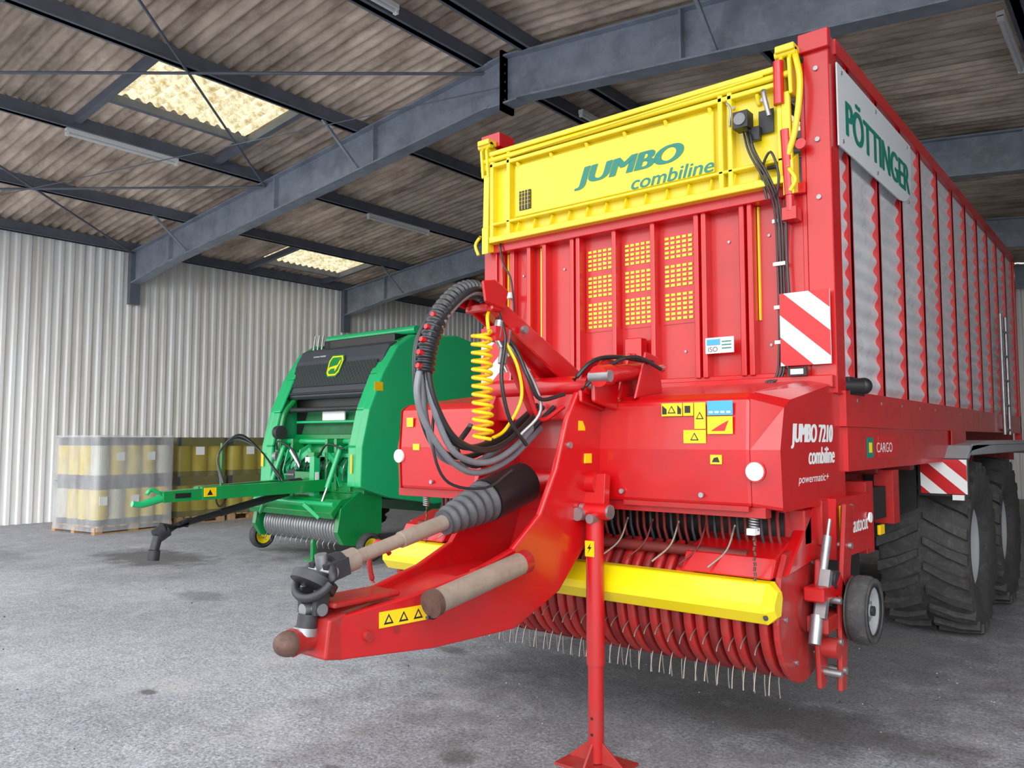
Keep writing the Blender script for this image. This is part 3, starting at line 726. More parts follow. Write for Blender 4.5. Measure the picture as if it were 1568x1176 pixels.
P.beam((-2.50,3.60,1.97),(-2.50,2.86,2.33),0.02,0.13,RED,w1=0.02,h1=0.09); P.beam((-2.62,3.60,1.97),(-2.62,2.86,2.33),0.02,0.13,RED,w1=0.02,h1=0.09)
P.beam((-2.56,3.60,1.98),(-2.56,2.90,2.325),0.12,0.10,RED,h1=0.07)
P.prism([(2.80,2.30),(2.95,2.28),(2.98,2.38),(2.88,2.42),(2.78,2.40)],'X',-2.66,-2.645,RED)
P.prism([(2.80,2.30),(2.95,2.28),(2.98,2.38),(2.88,2.42),(2.78,2.40)],'X',-2.475,-2.46,RED)
P.box(-2.65,-2.47,2.86,2.94,2.27,2.31,RED)
P.beam((-2.56,3.30,1.78),(-2.56,2.98,2.22),0.03,0.05,RED)
P.cyl((-2.47,3.1,2.20),(-2.45,3.1,2.20),0.02,ZINC)
wdone(P)
P=WP('hydraulic_hoses')
def hose(off,m,r=0.017,jit=0.0):
    base=[(2.93,2.33),(2.84,2.36),(2.72,2.33),(2.61,2.23),(2.53,2.08),(2.50,1.91),(2.55,1.75),(2.68,1.60),(2.86,1.55),(3.08,1.61),(3.36,1.77)]
    pts=[(-2.58+off[0]*(1+0.3*math.sin(i)),y+off[1]*(1 if i<7 else -0.3)+jit*math.sin(i*2.1+off[0]*60),z+off[2]*(0.2 if i<4 else 1.2)) for i,(y,z) in enumerate(base)]
    P.tube(pts,r,m,n=10,seg=10)
base=[(2.95,2.33),(2.84,2.375),(2.72,2.34),(2.60,2.23),(2.525,2.08),(2.50,1.95)]
P.tube([(-2.56,y,z) for y,z in base],lambda t:0.044*(1+0.13*math.sin(t*2*pi*26)),BLK2,n=12,seg=36)
for o,m in (((0.05,0.0,0.04),BLK2),((-0.04,0.03,-0.02),GHOSE),((0.02,-0.03,-0.05),GHOSE),((0.0,0.04,0.05),BLK2),((-0.06,-0.0,0.01),BLK2),((0.045,0.01,-0.01),GHOSE)):
    hose(o,m,0.0155,jit=0.012)
P.tube([(-2.5,2.92,2.3),(-2.48,2.97,2.15),(-2.47,2.93,1.95),(-2.46,2.98,1.75),(-2.45,3.1,1.62)],0.010,BLK2,n=6)
P.tube([(-2.52,2.95,2.2),(-2.48,3.05,2.1),(-2.42,3.08,1.95),(-2.40,3.15,1.85),(-2.36,3.3,1.88)],0.011,BLK2,n=6)
P.tube([(-2.52,3.0,2.15),(-2.46,3.12,2.0),(-2.42,3.18,1.8),(-2.50,3.1,1.66)],0.009,ZINC,n=6)
P.tube([(-2.54,2.98,2.18),(-2.5,3.1,2.06),(-2.46,3.14,1.88),(-2.45,3.22,1.75),(-2.4,3.35,1.82)],0.012,REDV,n=6)
P.tube([(-2.6,2.6,1.8),(-2.58,2.58,1.6),(-2.56,2.66,1.45),(-2.5,2.85,1.42),(-2.46,3.0,1.5)],0.007,BLK2,n=6)
P.tube([(-2.66,2.92,1.72),(-2.64,2.8,1.6),(-2.6,2.9,1.52),(-2.56,3.15,1.62),(-2.5,3.4,1.82)],0.014,BLK2,n=8)
for (y,z) in ((2.62,2.2),(2.58,2.14),(2.55,2.08),(2.535,2.02),(2.53,1.96)):
    P.cyl((-2.55,y-0.04,z+0.01),(-2.55,y-0.085,z+0.018),0.012,REDV,n=8)
for (y,z) in ((2.93,2.14),(2.99,2.1),(2.97,2.02)): 
    P.cyl((-2.5,y,z),(-2.5,y+0.02,z+0.09),0.022,ZINC,n=8); P.cyl((-2.49,y+0.02,z-0.04),(-2.5,y,z),0.014,CHROME,n=8)
P.box(-2.56,-2.48,2.90,3.0,2.13,2.20,REDV)
P.tube([(-2.3,3.3,1.95),(-2.25,3.4,2.05),(-2.2,3.55,2.08),(-2.1,3.75,2.06)],0.012,BLK2,n=8)
P.tube([(-2.25,3.3,1.90),(-2.2,3.45,2.02),(-2.12,3.6,2.08),(-2.05,3.75,2.02)],0.010,BLK2,n=8)
wdone(P)
P=WP('coiled_air_hose')
pts=[]
for i in range(0,241):
    t=i/240; a=t*2*pi*13
    pts.append((-2.52+0.045*math.cos(a),2.84+0.045*math.sin(a)+0.015*t,2.17-0.52*t))
P.tube([(-2.52,2.9,2.28),(-2.5,2.86,2.24)]+pts[:1],0.009,STK,n=6)
P.tube(pts,0.0095,STK,n=6,spline=False)
P.tube([pts[-1],(-2.5,3.0,1.7),(-2.45,3.06,1.85),(-2.44,3.02,2.0),(-2.48,2.98,2.12)],0.0085,STK,n=6)
wdone(P)
P=WP('jack_stand',0.004)
jx,jy=-2.30,3.48
P.cyl((jx,jy,0.02),(jx,jy,0.62),0.040,RED,n=20); P.cyl((jx,jy,0.50),(jx,jy,1.27),0.047,RED,n=20)
P.prism([(jx-0.17,jy-0.13),(jx+0.17,jy-0.13),(jx+0.17,jy+0.13),(jx-0.17,jy+0.13)],'Z',0,0.014,RED2)
for sg in (-1,1):
    P.prism([(jx+sg*0.035,0.014),(jx+sg*0.16,0.014),(jx+sg*0.15,0.03),(jx+sg*0.035,0.12)],'Y',jy-0.006,jy+0.006,RED2)
    P.prism([(jy+sg*0.035,0.014),(jy+sg*0.12,0.014),(jy+sg*0.11,0.03),(jy+sg*0.035,0.12)],'X',jx-0.006,jx+0.006,RED2)
P.cyl((jx-0.10,jy-0.02,1.28),(jx+0.10,jy-0.02,1.28),0.042,RED,n=18)
P.cyl((jx+0.10,jy-0.02,1.28),(jx+0.112,jy-0.02,1.28),0.036,ZINC,n=18); P.cyl((jx-0.112,jy-0.02,1.28),(jx-0.10,jy-0.02,1.28),0.036,ZINC,n=18)
P.cyl((jx-0.05,jy-0.09,1.265),(jx-0.05,jy-0.0,1.265),0.034,ZINC,n=14); P.cyl((jx+0.02,jy-0.08,1.245),(jx+0.02,jy-0.0,1.245),0.024,ZINC,n=14)
P.beam((jx,jy+0.0,1.26),(jx-0.02,jy+0.05,1.46),0.14,0.05,RED,up=(0,1,0)); P.beam((jx-0.09,jy+0.03,1.26),(jx-0.09,jy+0.06,1.49),0.02,0.10,RED,up=(0,1,0)); 
P.box(jx-0.028,jx+0.028,jy-0.051,jy-0.047,1.05,1.13,STK); P.prism([(jx-0.012,1.065),(jx+0.014,1.10),(jx+0.002,1.10),(jx+0.01,1.12),(jx-0.014,1.09),(jx,1.09)],'Y',jy-0.053,jy-0.051,BLK)
for z in (0.16,0.24): P.cyl((jx,jy-0.042,z),(jx,jy-0.038,z),0.008,BLK,n=8)
wdone(P)

# --- pickup
P=WP('pickup_guard',0.006)
gp=[(3.60,0.80),(3.55,0.86),(3.55,0.90),(3.62,0.985),(3.70,0.985),(3.72,0.93),(3.68,0.80)]
P.prism(gp,'X',-4.02,-1.44,YELB)
r0=[Vector((-1.44,y,z)) for y,z in gp]; r1=[Vector((-1.40,0.6*y+0.4*3.64,0.6*z+0.4*0.89)) for y,z in gp]; P.ring([r0,r1],YELB,False,True)
P.cyl((-1.44,3.575,0.84),(-1.43,3.555,0.84),0.012,DARK,n=8)
wdone(P)
P=WP('pickup_rotor')
cy,cz=4.02,0.80
P.cyl((-3.98,cy,cz),(-1.45,cy,cz),0.24,BLK,n=28)
nb=38; x0=-3.95; x1=-1.465; pt=(x1-x0)/nb
for i in range(nb):
    xa=x0+i*pt
    P.rev([(0.24,xa+pt*0.12),(0.325,xa+pt*0.14),(0.335,xa+pt*0.2),(0.335,xa+pt*0.76),(0.325,xa+pt*0.82),(0.24,xa+pt*0.84)],(0,cy,cz),RED2 if i%3 else DRED,n=22,a0=pi*0.62,a1=pi*1.62)
wdone(P)
P=WP('pickup_tines')
for i in range(nb):
    x=x0+i*pt
    for a in (math.radians(258),math.radians(238),math.radians(200)):
        ph=a+math.radians(3*math.sin(i*1.7))
        r0_,r1_,r2_=0.24,0.36,(0.435 if a>4 else 0.40)
        pa=(x,cy+r0_*math.cos(ph),cz+r0_*math.sin(ph)); pb=(x,cy+r1_*math.cos(ph+0.02),cz+r1_*math.sin(ph+0.02)); pc=(x+0.004,cy+r2_*math.cos(ph+0.06),cz+r2_*math.sin(ph+0.06))
        P.tube([pa,pb,pc],0.0036,DZINC,n=5,seg=2)
wdone(P)
P=WP('crop_feed_rotor')
cy2,cz2=4.15,1.20
P.cyl((-3.9,cy2,cz2),(-1.5,cy2,cz2),0.17,BLK,n=24)
for i in range(56):
    x=-3.85+i*0.042
    pts=[]
    for k in range(9):
        a=math.radians(95+k*22); pts.append((x+0.09*(k/8.0),cy2+0.25*math.cos(a),cz2-0.02+0.23*math.sin(a)))
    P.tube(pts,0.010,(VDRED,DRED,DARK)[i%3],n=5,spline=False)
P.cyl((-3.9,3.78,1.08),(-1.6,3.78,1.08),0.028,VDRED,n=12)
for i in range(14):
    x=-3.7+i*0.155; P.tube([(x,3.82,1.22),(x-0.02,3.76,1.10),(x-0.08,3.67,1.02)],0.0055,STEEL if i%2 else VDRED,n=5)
P.box(-3.9,-1.5,4.45,4.5,0.9,1.35,BLK)
P.cyl((-3.9,4.42,0.62),(-1.5,4.42,0.62),0.10,DARK)
wdone(P)
P=WP('pickup_frame',0.008)
for xa,xb in ((-1.45,-1.42),(-4.02,-3.98)):
    prof=[(3.72,1.0),(3.80,1.10),(4.05,1.13),(4.3,1.05),(4.35,0.85)]
    arc=[(cy+0.345*math.cos(math.radians(a)),cz+0.345*math.sin(math.radians(a))) for a in range(-10,-185,-12)]
    P.prism(prof+arc,'X',xa,xb,RED2)
P.prism([(3.68,0.99),(3.74,1.08),(3.98,1.16),(4.15,1.16),(4.15,0.99)],'X',-1.92,-1.45,RED); P.prism([(3.68,0.99),(3.74,1.08),(3.98,1.16),(4.15,1.16),(4.15,0.99)],'X',-4.0,-3.6,RED)
P.box(-1.96,-1.86,3.70,3.76,0.94,1.0,RED)
P.prism([(4.05,0.42),(4.13,0.42),(4.20,0.70),(4.20,1.05),(4.06,1.05),(4.02,0.72)],'X',-1.38,-1.355,RED2)
P.prism([(4.14,0.40),(4.22,0.40),(4.27,0.7),(4.42,1.3),(4.28,1.32),(4.16,0.8)],'X',-1.31,-1.285,RED2)
P.box(-1.40,-1.30,3.95,4.45,0.86,0.93,RED); P.box(-1.42,-1.30,4.0,4.32,0.70,0.78,RED2)
P.prism([(3.75,1.0),(4.3,1.05),(4.5,1.35),(4.2,1.35),(3.9,1.12)],'X',-1.46,-1.40,RED)
P.cyl((-1.38,4.1,0.62),(-1.28,4.1,0.62),0.05,RED2); P.cyl((-1.38,4.14,0.95),(-1.29,4.14,0.95),0.045,DARK)
for y,z in ((4.1,0.5),(4.12,0.65),(4.12,0.85),(4.18,0.5),(4.22,0.75),(4.32,1.1)): P.cyl((-1.36,y,z),(-1.27,y,z),0.018,ZINC,n=8)
P.box(-1.6,-1.38,4.2,4.45,1.1,1.34,RED2); P.box(-1.55,-1.40,4.0,4.1,1.12,1.3,RED2)
P.cyl((-1.42,cy,cz),(-1.40,cy,cz),0.10,DRED,n=24)
for k in range(6):
    a=2*pi*k/6; P.cyl((-1.42,cy+0.26*math.cos(a),cz+0.26*math.sin(a)),(-1.41,cy+0.26*math.cos(a),cz+0.26*math.sin(a)),0.012,ZINC,n=8)
wdone(P)
P=WP('pickup_gauge_wheel'); wheel(P,(-1.21,4.28,0.79),0.215,0.11,0.12,FENDER,lugs=0); P.beam((-1.30,4.15,0.95),(-1.30,4.28,0.79),0.03,0.07,RED); P.cyl((-1.36,4.28,0.79),(-1.16,4.28,0.79),0.025,DARK); wdone(P)
P=WP('lift_strut')
P.cyl((-1.34,4.15,1.16),(-1.35,3.98,0.74),0.022,ZINC,n=12); P.cyl((-1.34,4.19,1.24),(-1.34,4.13,1.12),0.012,CHROME,n=10); P.cyl((-1.35,4.00,0.79),(-1.35,3.95,0.66),0.03,ZINC,n=12)
P.beam((-1.325,4.08,1.0),(-1.33,3.99,0.78),0.05,0.035,ZINC)
for x in (-1.52,-3.72):
    pts=[(x+0.02*math.cos(i*0.9),3.66+0.02*math.sin(i*0.9),1.36-0.0018*i) for i in range(80)]
    P.tube(pts,0.005,ZINC,n=5,spline=False)
    for k in range(12):
        P.cyl((x,3.66,1.215-k*0.024),(x+0.004*(-1)**k,3.66,1.197-k*0.024),0.007,RUST,n=5)
P.box(-1.54,-1.50,3.62,3.68,1.20,1.23,WHT)
wdone(P)
P=WP('service_boxes',0.01)
P.box(-1.52,-1.34,4.30,4.95,1.02,1.34,RED); P.box(-1.56,-1.37,4.95,5.10,0.98,1.4,RED2)
P.box(-1.342,-1.336,4.35,4.41,1.05,1.30,YEL)
P.cyl((-1.335,4.52,1.28),(-1.32,4.52,1.28),0.02,ZINC); P.cyl((-1.335,4.88,1.20),(-1.325,4.88,1.20),0.03,WHT)
P.box(-1.6,-1.40,5.2,5.5,1.15,1.35,BLK); P.box(-1.42,-1.40,5.35,5.45,1.05,1.11,STK)
P.cyl((-1.7,5.15,1.2),(-1.7,5.6,1.2),0.12,BLK)
for k in range(5): P.tube([(-1.5,5.1,1.3-0.05*k),(-1.48,5.3,1.38-0.06*k),(-1.55,5.7,1.3-0.03*k),(-1.6,6.3,1.35)],0.012,BLK2 if k%2 else GHOSE,n=6)
P.box(-1.5,-1.38,5.6,5.75,1.1,1.45,RED2)
wdone(P)
wtext('service_box_lettering','autocut',(-1.334,4.56,1.14),0.07,0.28,WHT,W,face='+X',shear=0.2,strokes=2,sdx=0.004)
P=WP('side_labels')
P.box(XR+0.001,XR+0.004,5.20,5.62,1.54,1.67,REDV); P.box(XR+0.003,XR+0.006,4.95,5.08,1.54,1.66,TEAL)
P.box(XR+0.005,XR+0.007,4.99,5.05,1.57,1.63,JDY)
wdone(P)
wtext('side_label_lettering','CARGO',(XR+0.007,5.14,1.57),0.06,0.36,WHT,W,face='+X')
P=WP('chassis',0.01)
for x in (-3.25,-2.03): P.box(x-0.06,x+0.06,4.6,YB,1.28,1.52,DRED)
for y in (4.7,5.6,6.5,7.5,8.9,10.3,11.2): P.box(XL+0.1,XR-0.1,y-0.05,y+0.05,1.42,1.55,DRED)
for y in (7.9,9.5):
    P.cyl((-3.4,y,0.70),(-1.9,y,0.70),0.075,DARK); P.box(-3.35,-3.15,y-0.4,y+0.4,0.78,1.3,DARK); P.box(-2.13,-1.95,y-0.4,y+0.4,0.78,1.3,DARK)
P.cyl((-2.9,6.3,1.15),(-2.3,6.3,1.15),0.2,BLK); P.cyl((-2.7,4.6,1.1),(-2.7,7.5,1.1),0.06,DARK)
P.box(-3.8,-1.6,4.6,5.6,0.75,1.28,BLK)
wdone(P)
P=WP('wheels')
for x in (-1.57,-3.71):
    for y in (7.85,9.45): wheel(P,(x,y,0.735),0.735,0.68,0.34,FENDER,lugs=22)
wdone(P)
P=WP('fenders',0.008)
for x0,x1 in ((-1.95,-1.20),(-4.08,-3.33)):
    fp=[(7.05,1.48),(7.25,1.60),(8.2,1.64),(10.6,1.64),(10.9,1.52),(10.9,1.49),(10.55,1.59),(8.2,1.59),(7.3,1.55),(7.1,1.45)]
    P.prism(fp,'X',x0,x1,FENDER)
    P.prism([(7.2,1.54),(7.35,1.61),(10.6,1.61),(10.8,1.54),(10.6,1.52),(7.35,1.52)],'X',x1-0.02 if x0>-3 else x0,x1 if x0>-3 else x0+0.02,FENDER)
wdone(P)
P=WP('mudflap'); P.box(-1.95,-1.56,7.03,7.06,1.1,1.45,BLK); wdone(P)

# ================================================================= ROUND BALER
Bz=empty('round_baler',(-9.2,8.3,0))
def bdone(P):
    for i,v in enumerate(P.v): P.v[i]=v-Vector(Bz.location)
    return P.done()
def BP(n,b=0.0,s=1): return Part(n,Bz,b,s)
sp=[(6.78,1.02),(6.80,1.55),(6.92,2.05),(7.15,2.55),(7.42,2.95),(7.7,3.12),(8.6,3.2),(9.6,3.0),(10.3,2.3),(10.4,1.5),(9.9,0.8),(8.2,0.72),(7.3,0.86)]
P=BP('side_panels',0.03,2)
P.prism(sp,'X',-8.26,-8.12,GRN2); P.prism(sp,'X',-10.40,-10.28,GRN2)
for xa,xb in ((-8.40,-8.24),(-10.30,-10.14)):
    for (a,b) in zip(sp[:4],sp[1:5]):
        P.prism([a,b,(b[0]+0.05,b[1]),(a[0]+0.05,a[1])],'X',xa,xb,GRN2)
bdone(P)
P=BP('body',0.01)
P.prism([(7.6,0.8),(7.5,2.1),(7.7,3.02),(9.4,2.95),(10.2,2.2),(10.2,1.4),(9.6,0.8)],'X',-10.28,-8.26,GRND)
P.cyl((-10.2,7.85,3.22),(-8.2,7.85,3.22),0.06,GRN2); P.cyl((-10.2,8.3,3.3),(-8.2,8.3,3.3),0.05,GRN)
P.beam((-10.2,7.55,3.0),(-10.2,8.3,3.3),0.08,0.08,GRN); P.beam((-8.3,7.55,3.0),(-8.3,8.3,3.3),0.08,0.08,GRN)
P.box(-10.0,-8.4,7.6,8.6,3.02,3.16,BLK)
for i in range(3): P.cyl((-10.15+0.1*i,7.5,2.9),(-10.15+0.1*i,7.55,3.25),0.015,ZINC)
bdone(P)
P=BP('front_hood',0.02,2)
hp=[(7.52,3.03),(7.40,2.98),(7.30,2.82),(7.12,2.35),(7.10,2.28),(7.16,2.24),(7.6,2.26),(7.7,3.0)]
P.prism(hp,'X',-10.27,-8.27,HOOD)
P.box(-10.2,-8.34,7.08,7.14,2.30,2.34,DARK)
bdone(P)
P=BP('hood_grille')
def onhood(t,off):
    y=7.12+(7.30-7.12)*t; z=2.35+(2.82-2.35)*t
    n=Vector((0,-(2.82-2.35),(7.30-7.12))).normalized()
    return Vector((0,y,z))+n*off
def hq(P,x0,x1,t0,t1,off,m,xs=0.0):
    a=onhood(t0,off);b=onhood(t1,off)
    P.add([(x0,a.y,a.z),(x1,a.y,a.z),(x1+xs,b.y,b.z),(x0+xs,b.y,b.z)],[(0,1,2,3)],m)
def hpoly(P,pts,off,m):
    P.add([(x,*onhood(t,off).yz) for x,t in pts],[tuple(range(len(pts)))],m)
hq(P,-10.2,-8.34,0.14,0.86,0.022,GRIL)
def shield(k,off,m):
    cx,ct=-9.25,0.76
    pts=[(-0.13,-0.22),(-0.08,-0.33),(0.08,-0.33),(0.13,-0.22),(0.15,0.15),(0.11,0.30),(-0.11,0.30),(-0.15,0.15)]
    hpoly(P,[(cx+a*k*1.05,ct+b*k) for a,b in pts],off,m)
shield(1.12,0.03,GRN); shield(1.0,0.034,JDY); shield(0.84,0.037,GRN)
hpoly(P,[(-9.34,0.70),(-9.18,0.76),(-9.16,0.90),(-9.13,0.92),(-9.14,0.80),(-9.17,0.68),(-9.20,0.55),(-9.22,0.66),(-9.31,0.64),(-9.35,0.55),(-9.36,0.66)],0.041,JDY)
bdone(P)
wt=text('hood_lettering','JOHN DEERE',tuple(Vector((-9.9,7.335,2.87))-Vector(Bz.location)),0.035,0.3,WHT,Bz)
P=BP('intake_frame',0.012)
for x in (-10.14,-8.42):
    P.tube([(x,7.2,2.25),(x,7.02,2.05),(x,6.95,1.8),(x,6.9,1.5),(x,6.86,1.2)],0.045,GRN,n=10)
P.box(-10.25,-8.3,7.30,7.6,1.05,2.25,BLK)
P.prism([(7.18,1.72),(7.30,2.12),(7.36,2.12),(7.24,1.72)],'X',-9.95,-8.55,GRND)
P.prism([(7.10,1.45),(7.18,1.72),(7.24,1.72),(7.16,1.45)],'X',-10.1,-8.45,GRN)
P.cyl((-10.2,7.1,2.08),(-8.35,7.1,2.08),0.035,DARK); P.cyl((-10.2,7.05,1.62),(-8.35,7.05,1.62),0.04,GRN2)
P.cyl((-10.0,7.14,1.90),(-8.5,7.14,1.90),0.02,GRN2)
P.box(-9.45,-8.95,7.17,7.20,1.92,2.06,WHT)
P.box(-10.2,-8.35,6.95,7.1,1.40,1.46,GRN2)
P.cyl((-10.2,7.1,1.27),(-8.35,7.1,1.27),0.07,GRND); P.cyl((-10.2,7.2,1.12),(-8.35,7.2,1.12),0.06,DARK)
for x in (-10.1,-9.8,-9.0,-8.8,-8.5):
    P.box(x-0.025,x+0.025,6.90,7.1,0.95,1.66,GRN)
for x in (-9.9,-9.6,-8.7):
    P.prism([(6.9,1.0),(6.82,1.2),(6.9,1.5),(7.1,1.6),(7.1,1.0)],'X',x-0.01,x+0.01,GRN2)
P.box(-9.5,-9.1,6.75,7.2,0.85,1.2,GRN); P.cyl((-9.3,6.7,1.02),(-9.3,6.5,1.0),0.10,BLK)
P.box(-10.27,-10.05,6.85,7.2,1.15,1.45,GRND)
P.cyl((-10.15,6.9,1.75),(-10.05,6.9,1.75),0.10,DARK,n=20); P.cyl((-10.16,6.88,1.4),(-10.06,6.88,1.4),0.08,ZINC,n=20)
P.beam((-9.9,6.9,1.2),(-9.4,6.95,1.5),0.04,0.08,GRN2); P.beam((-8.6,6.9,1.2),(-9.1,6.95,1.5),0.04,0.08,GRN2)
P.beam((-9.75,6.86,1.5),(-9.5,6.86,1.25),0.05,0.05,CHROME); P.box(-9.42,-9.2,6.86,6.9,1.32,1.4,WHT)
P.box(-10.3,-8.25,6.95,7.15,0.92,1.06,GRN)
# hydraulic lift rams, valve block, linkages
for x in (-9.95,-8.65):
    P.cyl((x,6.88,1.55),(x,6.66,1.0),0.035,GRN2); P.cyl((x,6.66,1.0),(x,6.58,0.82),0.018,CHROME)
P.box(-9.75,-9.55,6.80,6.92,1.08,1.22,DARK)
for k in range(5): P.cyl((-9.74+0.045*k,6.80,1.15),(-9.74+0.045*k,6.76,1.15),0.014,ZINC,n=8)
P.tube([(-10.1,6.86,1.5),(-9.9,6.74,1.62),(-9.6,6.78,1.5),(-9.35,6.74,1.28)],0.016,BLK2,n=6)
P.tube([(-8.5,6.86,1.5),(-8.75,6.74,1.58),(-9.0,6.78,1.42),(-9.2,6.74,1.26)],0.016,BLK2,n=6)
for i in range(14):
    x=-10.0+i*0.12; P.tube([(x,6.95,1.4),(x+0.05,6.82,1.28),(x-0.04,6.88,1.1)],0.012,BLK2 if i%3 else ZINC,n=6)
bdone(P)
P=BP('pickup',0.006)
P.cyl((-10.15,6.55,0.80),(-8.35,6.55,0.80),0.035,GRN2)
P.prism([(6.5,0.62),(6.46,0.70),(6.62,0.86),(6.95,0.92),(6.95,0.86),(6.62,0.78)],'X',-10.2,-8.3,GRN)
P.cyl((-10.1,6.85,0.46),(-8.4,6.85,0.46),0.15,DARK,n=20)
for i in range(28):
    x=-10.08+i*0.06; P.rev([(0.15,x),(0.21,x),(0.21,x+0.035),(0.15,x+0.035)],(0,6.85,0.46),ZINC,n=12,a0=pi*0.55,a1=pi*1.6)
for i in range(14):
    x=-10.05+i*0.12; P.tube([(x,6.72,0.34),(x,6.66,0.26),(x,6.68,0.20)],0.006,ZINC,n=5,seg=2)
for x0_,x1_ in ((-10.22,-10.14),(-8.36,-8.28)):
    P.prism([(6.55,0.45),(6.6,0.75),(6.9,0.95),(7.3,0.9),(7.3,0.4),(6.9,0.24),(6.65,0.28)],'X',x0_,x1_,GRN)
P.beam((-9.95,6.5,0.62),(-9.7,6.4,0.8),0.03,0.05,GRN2); P.beam((-8.6,6.5,0.62),(-8.8,6.4,0.8),0.03,0.05,GRN2)
bdone(P)
P=BP('wheels')
wheel(P,(-10.42,6.85,0.235),0.235,0.13,0.12,JDY,lugs=0); wheel(P,(-8.12,6.95,0.235),0.235,0.13,0.12,JDY,lugs=0)
wheel(P,(-10.62,8.8,0.60),0.60,0.42,0.28,JDY,lugs=20); wheel(P,(-7.88,8.8,0.60),0.60,0.42,0.28,JDY,lugs=20)
P.cyl((-10.5,8.8,0.6),(-8.0,8.8,0.6),0.07,DARK); P.beam((-10.42,6.85,0.24),(-10.25,7.1,0.6),0.04,0.05,GRN)
P.box(-10.2,-8.3,8.6,9.0,0.55,0.9,GRND)
bdone(P)
P=BP('drawbar',0.012)
P.beam((-9.62,6.95,1.02),(-9.36,5.2,0.98),0.09,0.16,GRN); P.beam((-8.98,6.95,1.02),(-9.24,5.2,0.98),0.09,0.16,GRN)
P.beam((-9.3,5.7,0.985),(-9.3,4.72,0.96),0.24,0.15,GRN,w1=0.15,h1=0.13)
P.tube([(-9.3,4.75,0.95),(-9.3,4.6,0.91),(-9.3,4.48,0.885),(-9.3,4.38,0.90)],lambda t:0.05-0.015*t,GRN2,n=10)
P.tube([(-9.3,4.72,1.0),(-9.3,4.6,1.05),(-9.3,4.55,1.0)],0.025,GRN2,n=8)
P.box(-9.175,-9.17,5.2,5.5,0.94,1.05,STK); P.box(-9.21,-9.205,4.85,5.05,0.94,1.0,BLK)
for yy in (5.28,5.42):
    P.prism([(yy-0.04,0.96),(yy+0.04,0.96),(yy,1.03)],'X',-9.17,-9.167,BLK)
for k in range(4): P.tube([(-9.2+0.03*k,6.3,1.1),(-9.2,6.0,1.5),(-9.25+0.03*k,5.65,1.65+0.02*k),(-9.3,5.45,1.45),(-9.3+0.02*k,5.5,1.1)],0.012,BLK2 if k%2 else GHOSE,n=6)
P.tube([(-9.3,5.5,1.1),(-9.32,5.45,0.9),(-9.3,5.5,0.8),(-9.28,5.6,0.95)],0.012,BLK2,n=6)
P.cyl((-9.3,5.5,1.0),(-9.3,5.5,1.6),0.015,GRN)
P.box(-9.12,-9.02,6.72,6.82,0.35,1.45,GRN2); P.box(-9.10,-9.04,6.74,6.80,0.02,0.5,GRN); P.box(-9.18,-8.96,6.68,6.86,0.0,0.02,GRN)
P.box(-9.14,-9.0,6.70,6.84,1.42,1.47,GRN); P.box(-9.02,-9.015,6.74,6.80,1.0,1.2,WHT)
bdone(P)
P=BP('pto_shaft')
P.cyl((-9.3,6.5,0.92),(-9.3,5.5,0.72),0.05,BLK,n=14); P.cyl((-9.3,5.55,0.73),(-9.3,4.95,0.61),0.04,BLK,n=14)
P.tube([(-9.3,5.05,0.63),(-9.3,4.75,0.57)],lambda t:0.06+0.03*math.sin(t*8),BLK,n=14,spline=False)
P.cyl((-9.36,4.78,0.56),(-9.24,4.78,0.56),0.06,DARK); P.cyl((-9.3,4.8,0.57),(-9.3,4.68,0.50),0.09,DARK,n=16)
P.cyl((-9.3,4.70,0.5),(-9.3,4.66,0.34),0.055,DARK); P.cyl((-9.3,4.66,0.34),(-9.3,4.65,0.22),0.07,DARK,n=14)
bdone(P)
P=BP('decals')
P.box(-8.3,-8.27,6.76,6.772,1.2,1.45,STK)
P.box(-10.36,-10.3,6.765,6.772,1.25,1.45,STK)
P.box(-8.118,-8.114,7.0,7.15,2.3,2.42,STK)
bdone(P)

# ================================================================= STACKED PALLETS OF NET WRAP
def plastic_mat(name,col,a0,a1):
    m=bpy.data.materials.new(name); m.use_nodes=True; N=m.node_tree.nodes; L=m.node_tree.links
    b=N['Principled BSDF']; b.inputs['Base Color'].default_value=(*lin(col),1); b.inputs['Roughness'].default_value=0.3
    g=N.new('ShaderNodeNewGeometry'); mp=N.new('ShaderNodeMapping'); mp.inputs['Scale'].default_value=(3,3,0.8); L.new(g.outputs['Position'],mp.inputs[0])
    n=N.new('ShaderNodeTexNoise'); n.inputs['Scale'].default_value=1.5; n.inputs['Detail'].default_value=3; L.new(mp.outputs[0],n.inputs['Vector'])
    r=N.new('ShaderNodeMapRange'); r.inputs[1].default_value=0.35; r.inputs[2].default_value=0.65; r.inputs[3].default_value=a0; r.inputs[4].default_value=a1; L.new(n.outputs['Fac'],r.inputs[0])
    L.new(r.outputs[0],b.inputs['Alpha']); return m
FILM=plastic_mat('stretch_film',(236,238,242),0.22,0.42)
FILM2=plastic_mat('stretch_film_olive',(150,140,78),0.3,0.5)
RY=mat('net_roll_yellow',(206,184,56),0.5,var=0.2,vscale=4); RD=mat('net_roll_dark',(60,66,68),0.5,var=0.2,vscale=4); RW=mat('net_roll_clear_wrap',(186,186,170),0.4,var=0.15,vscale=4)
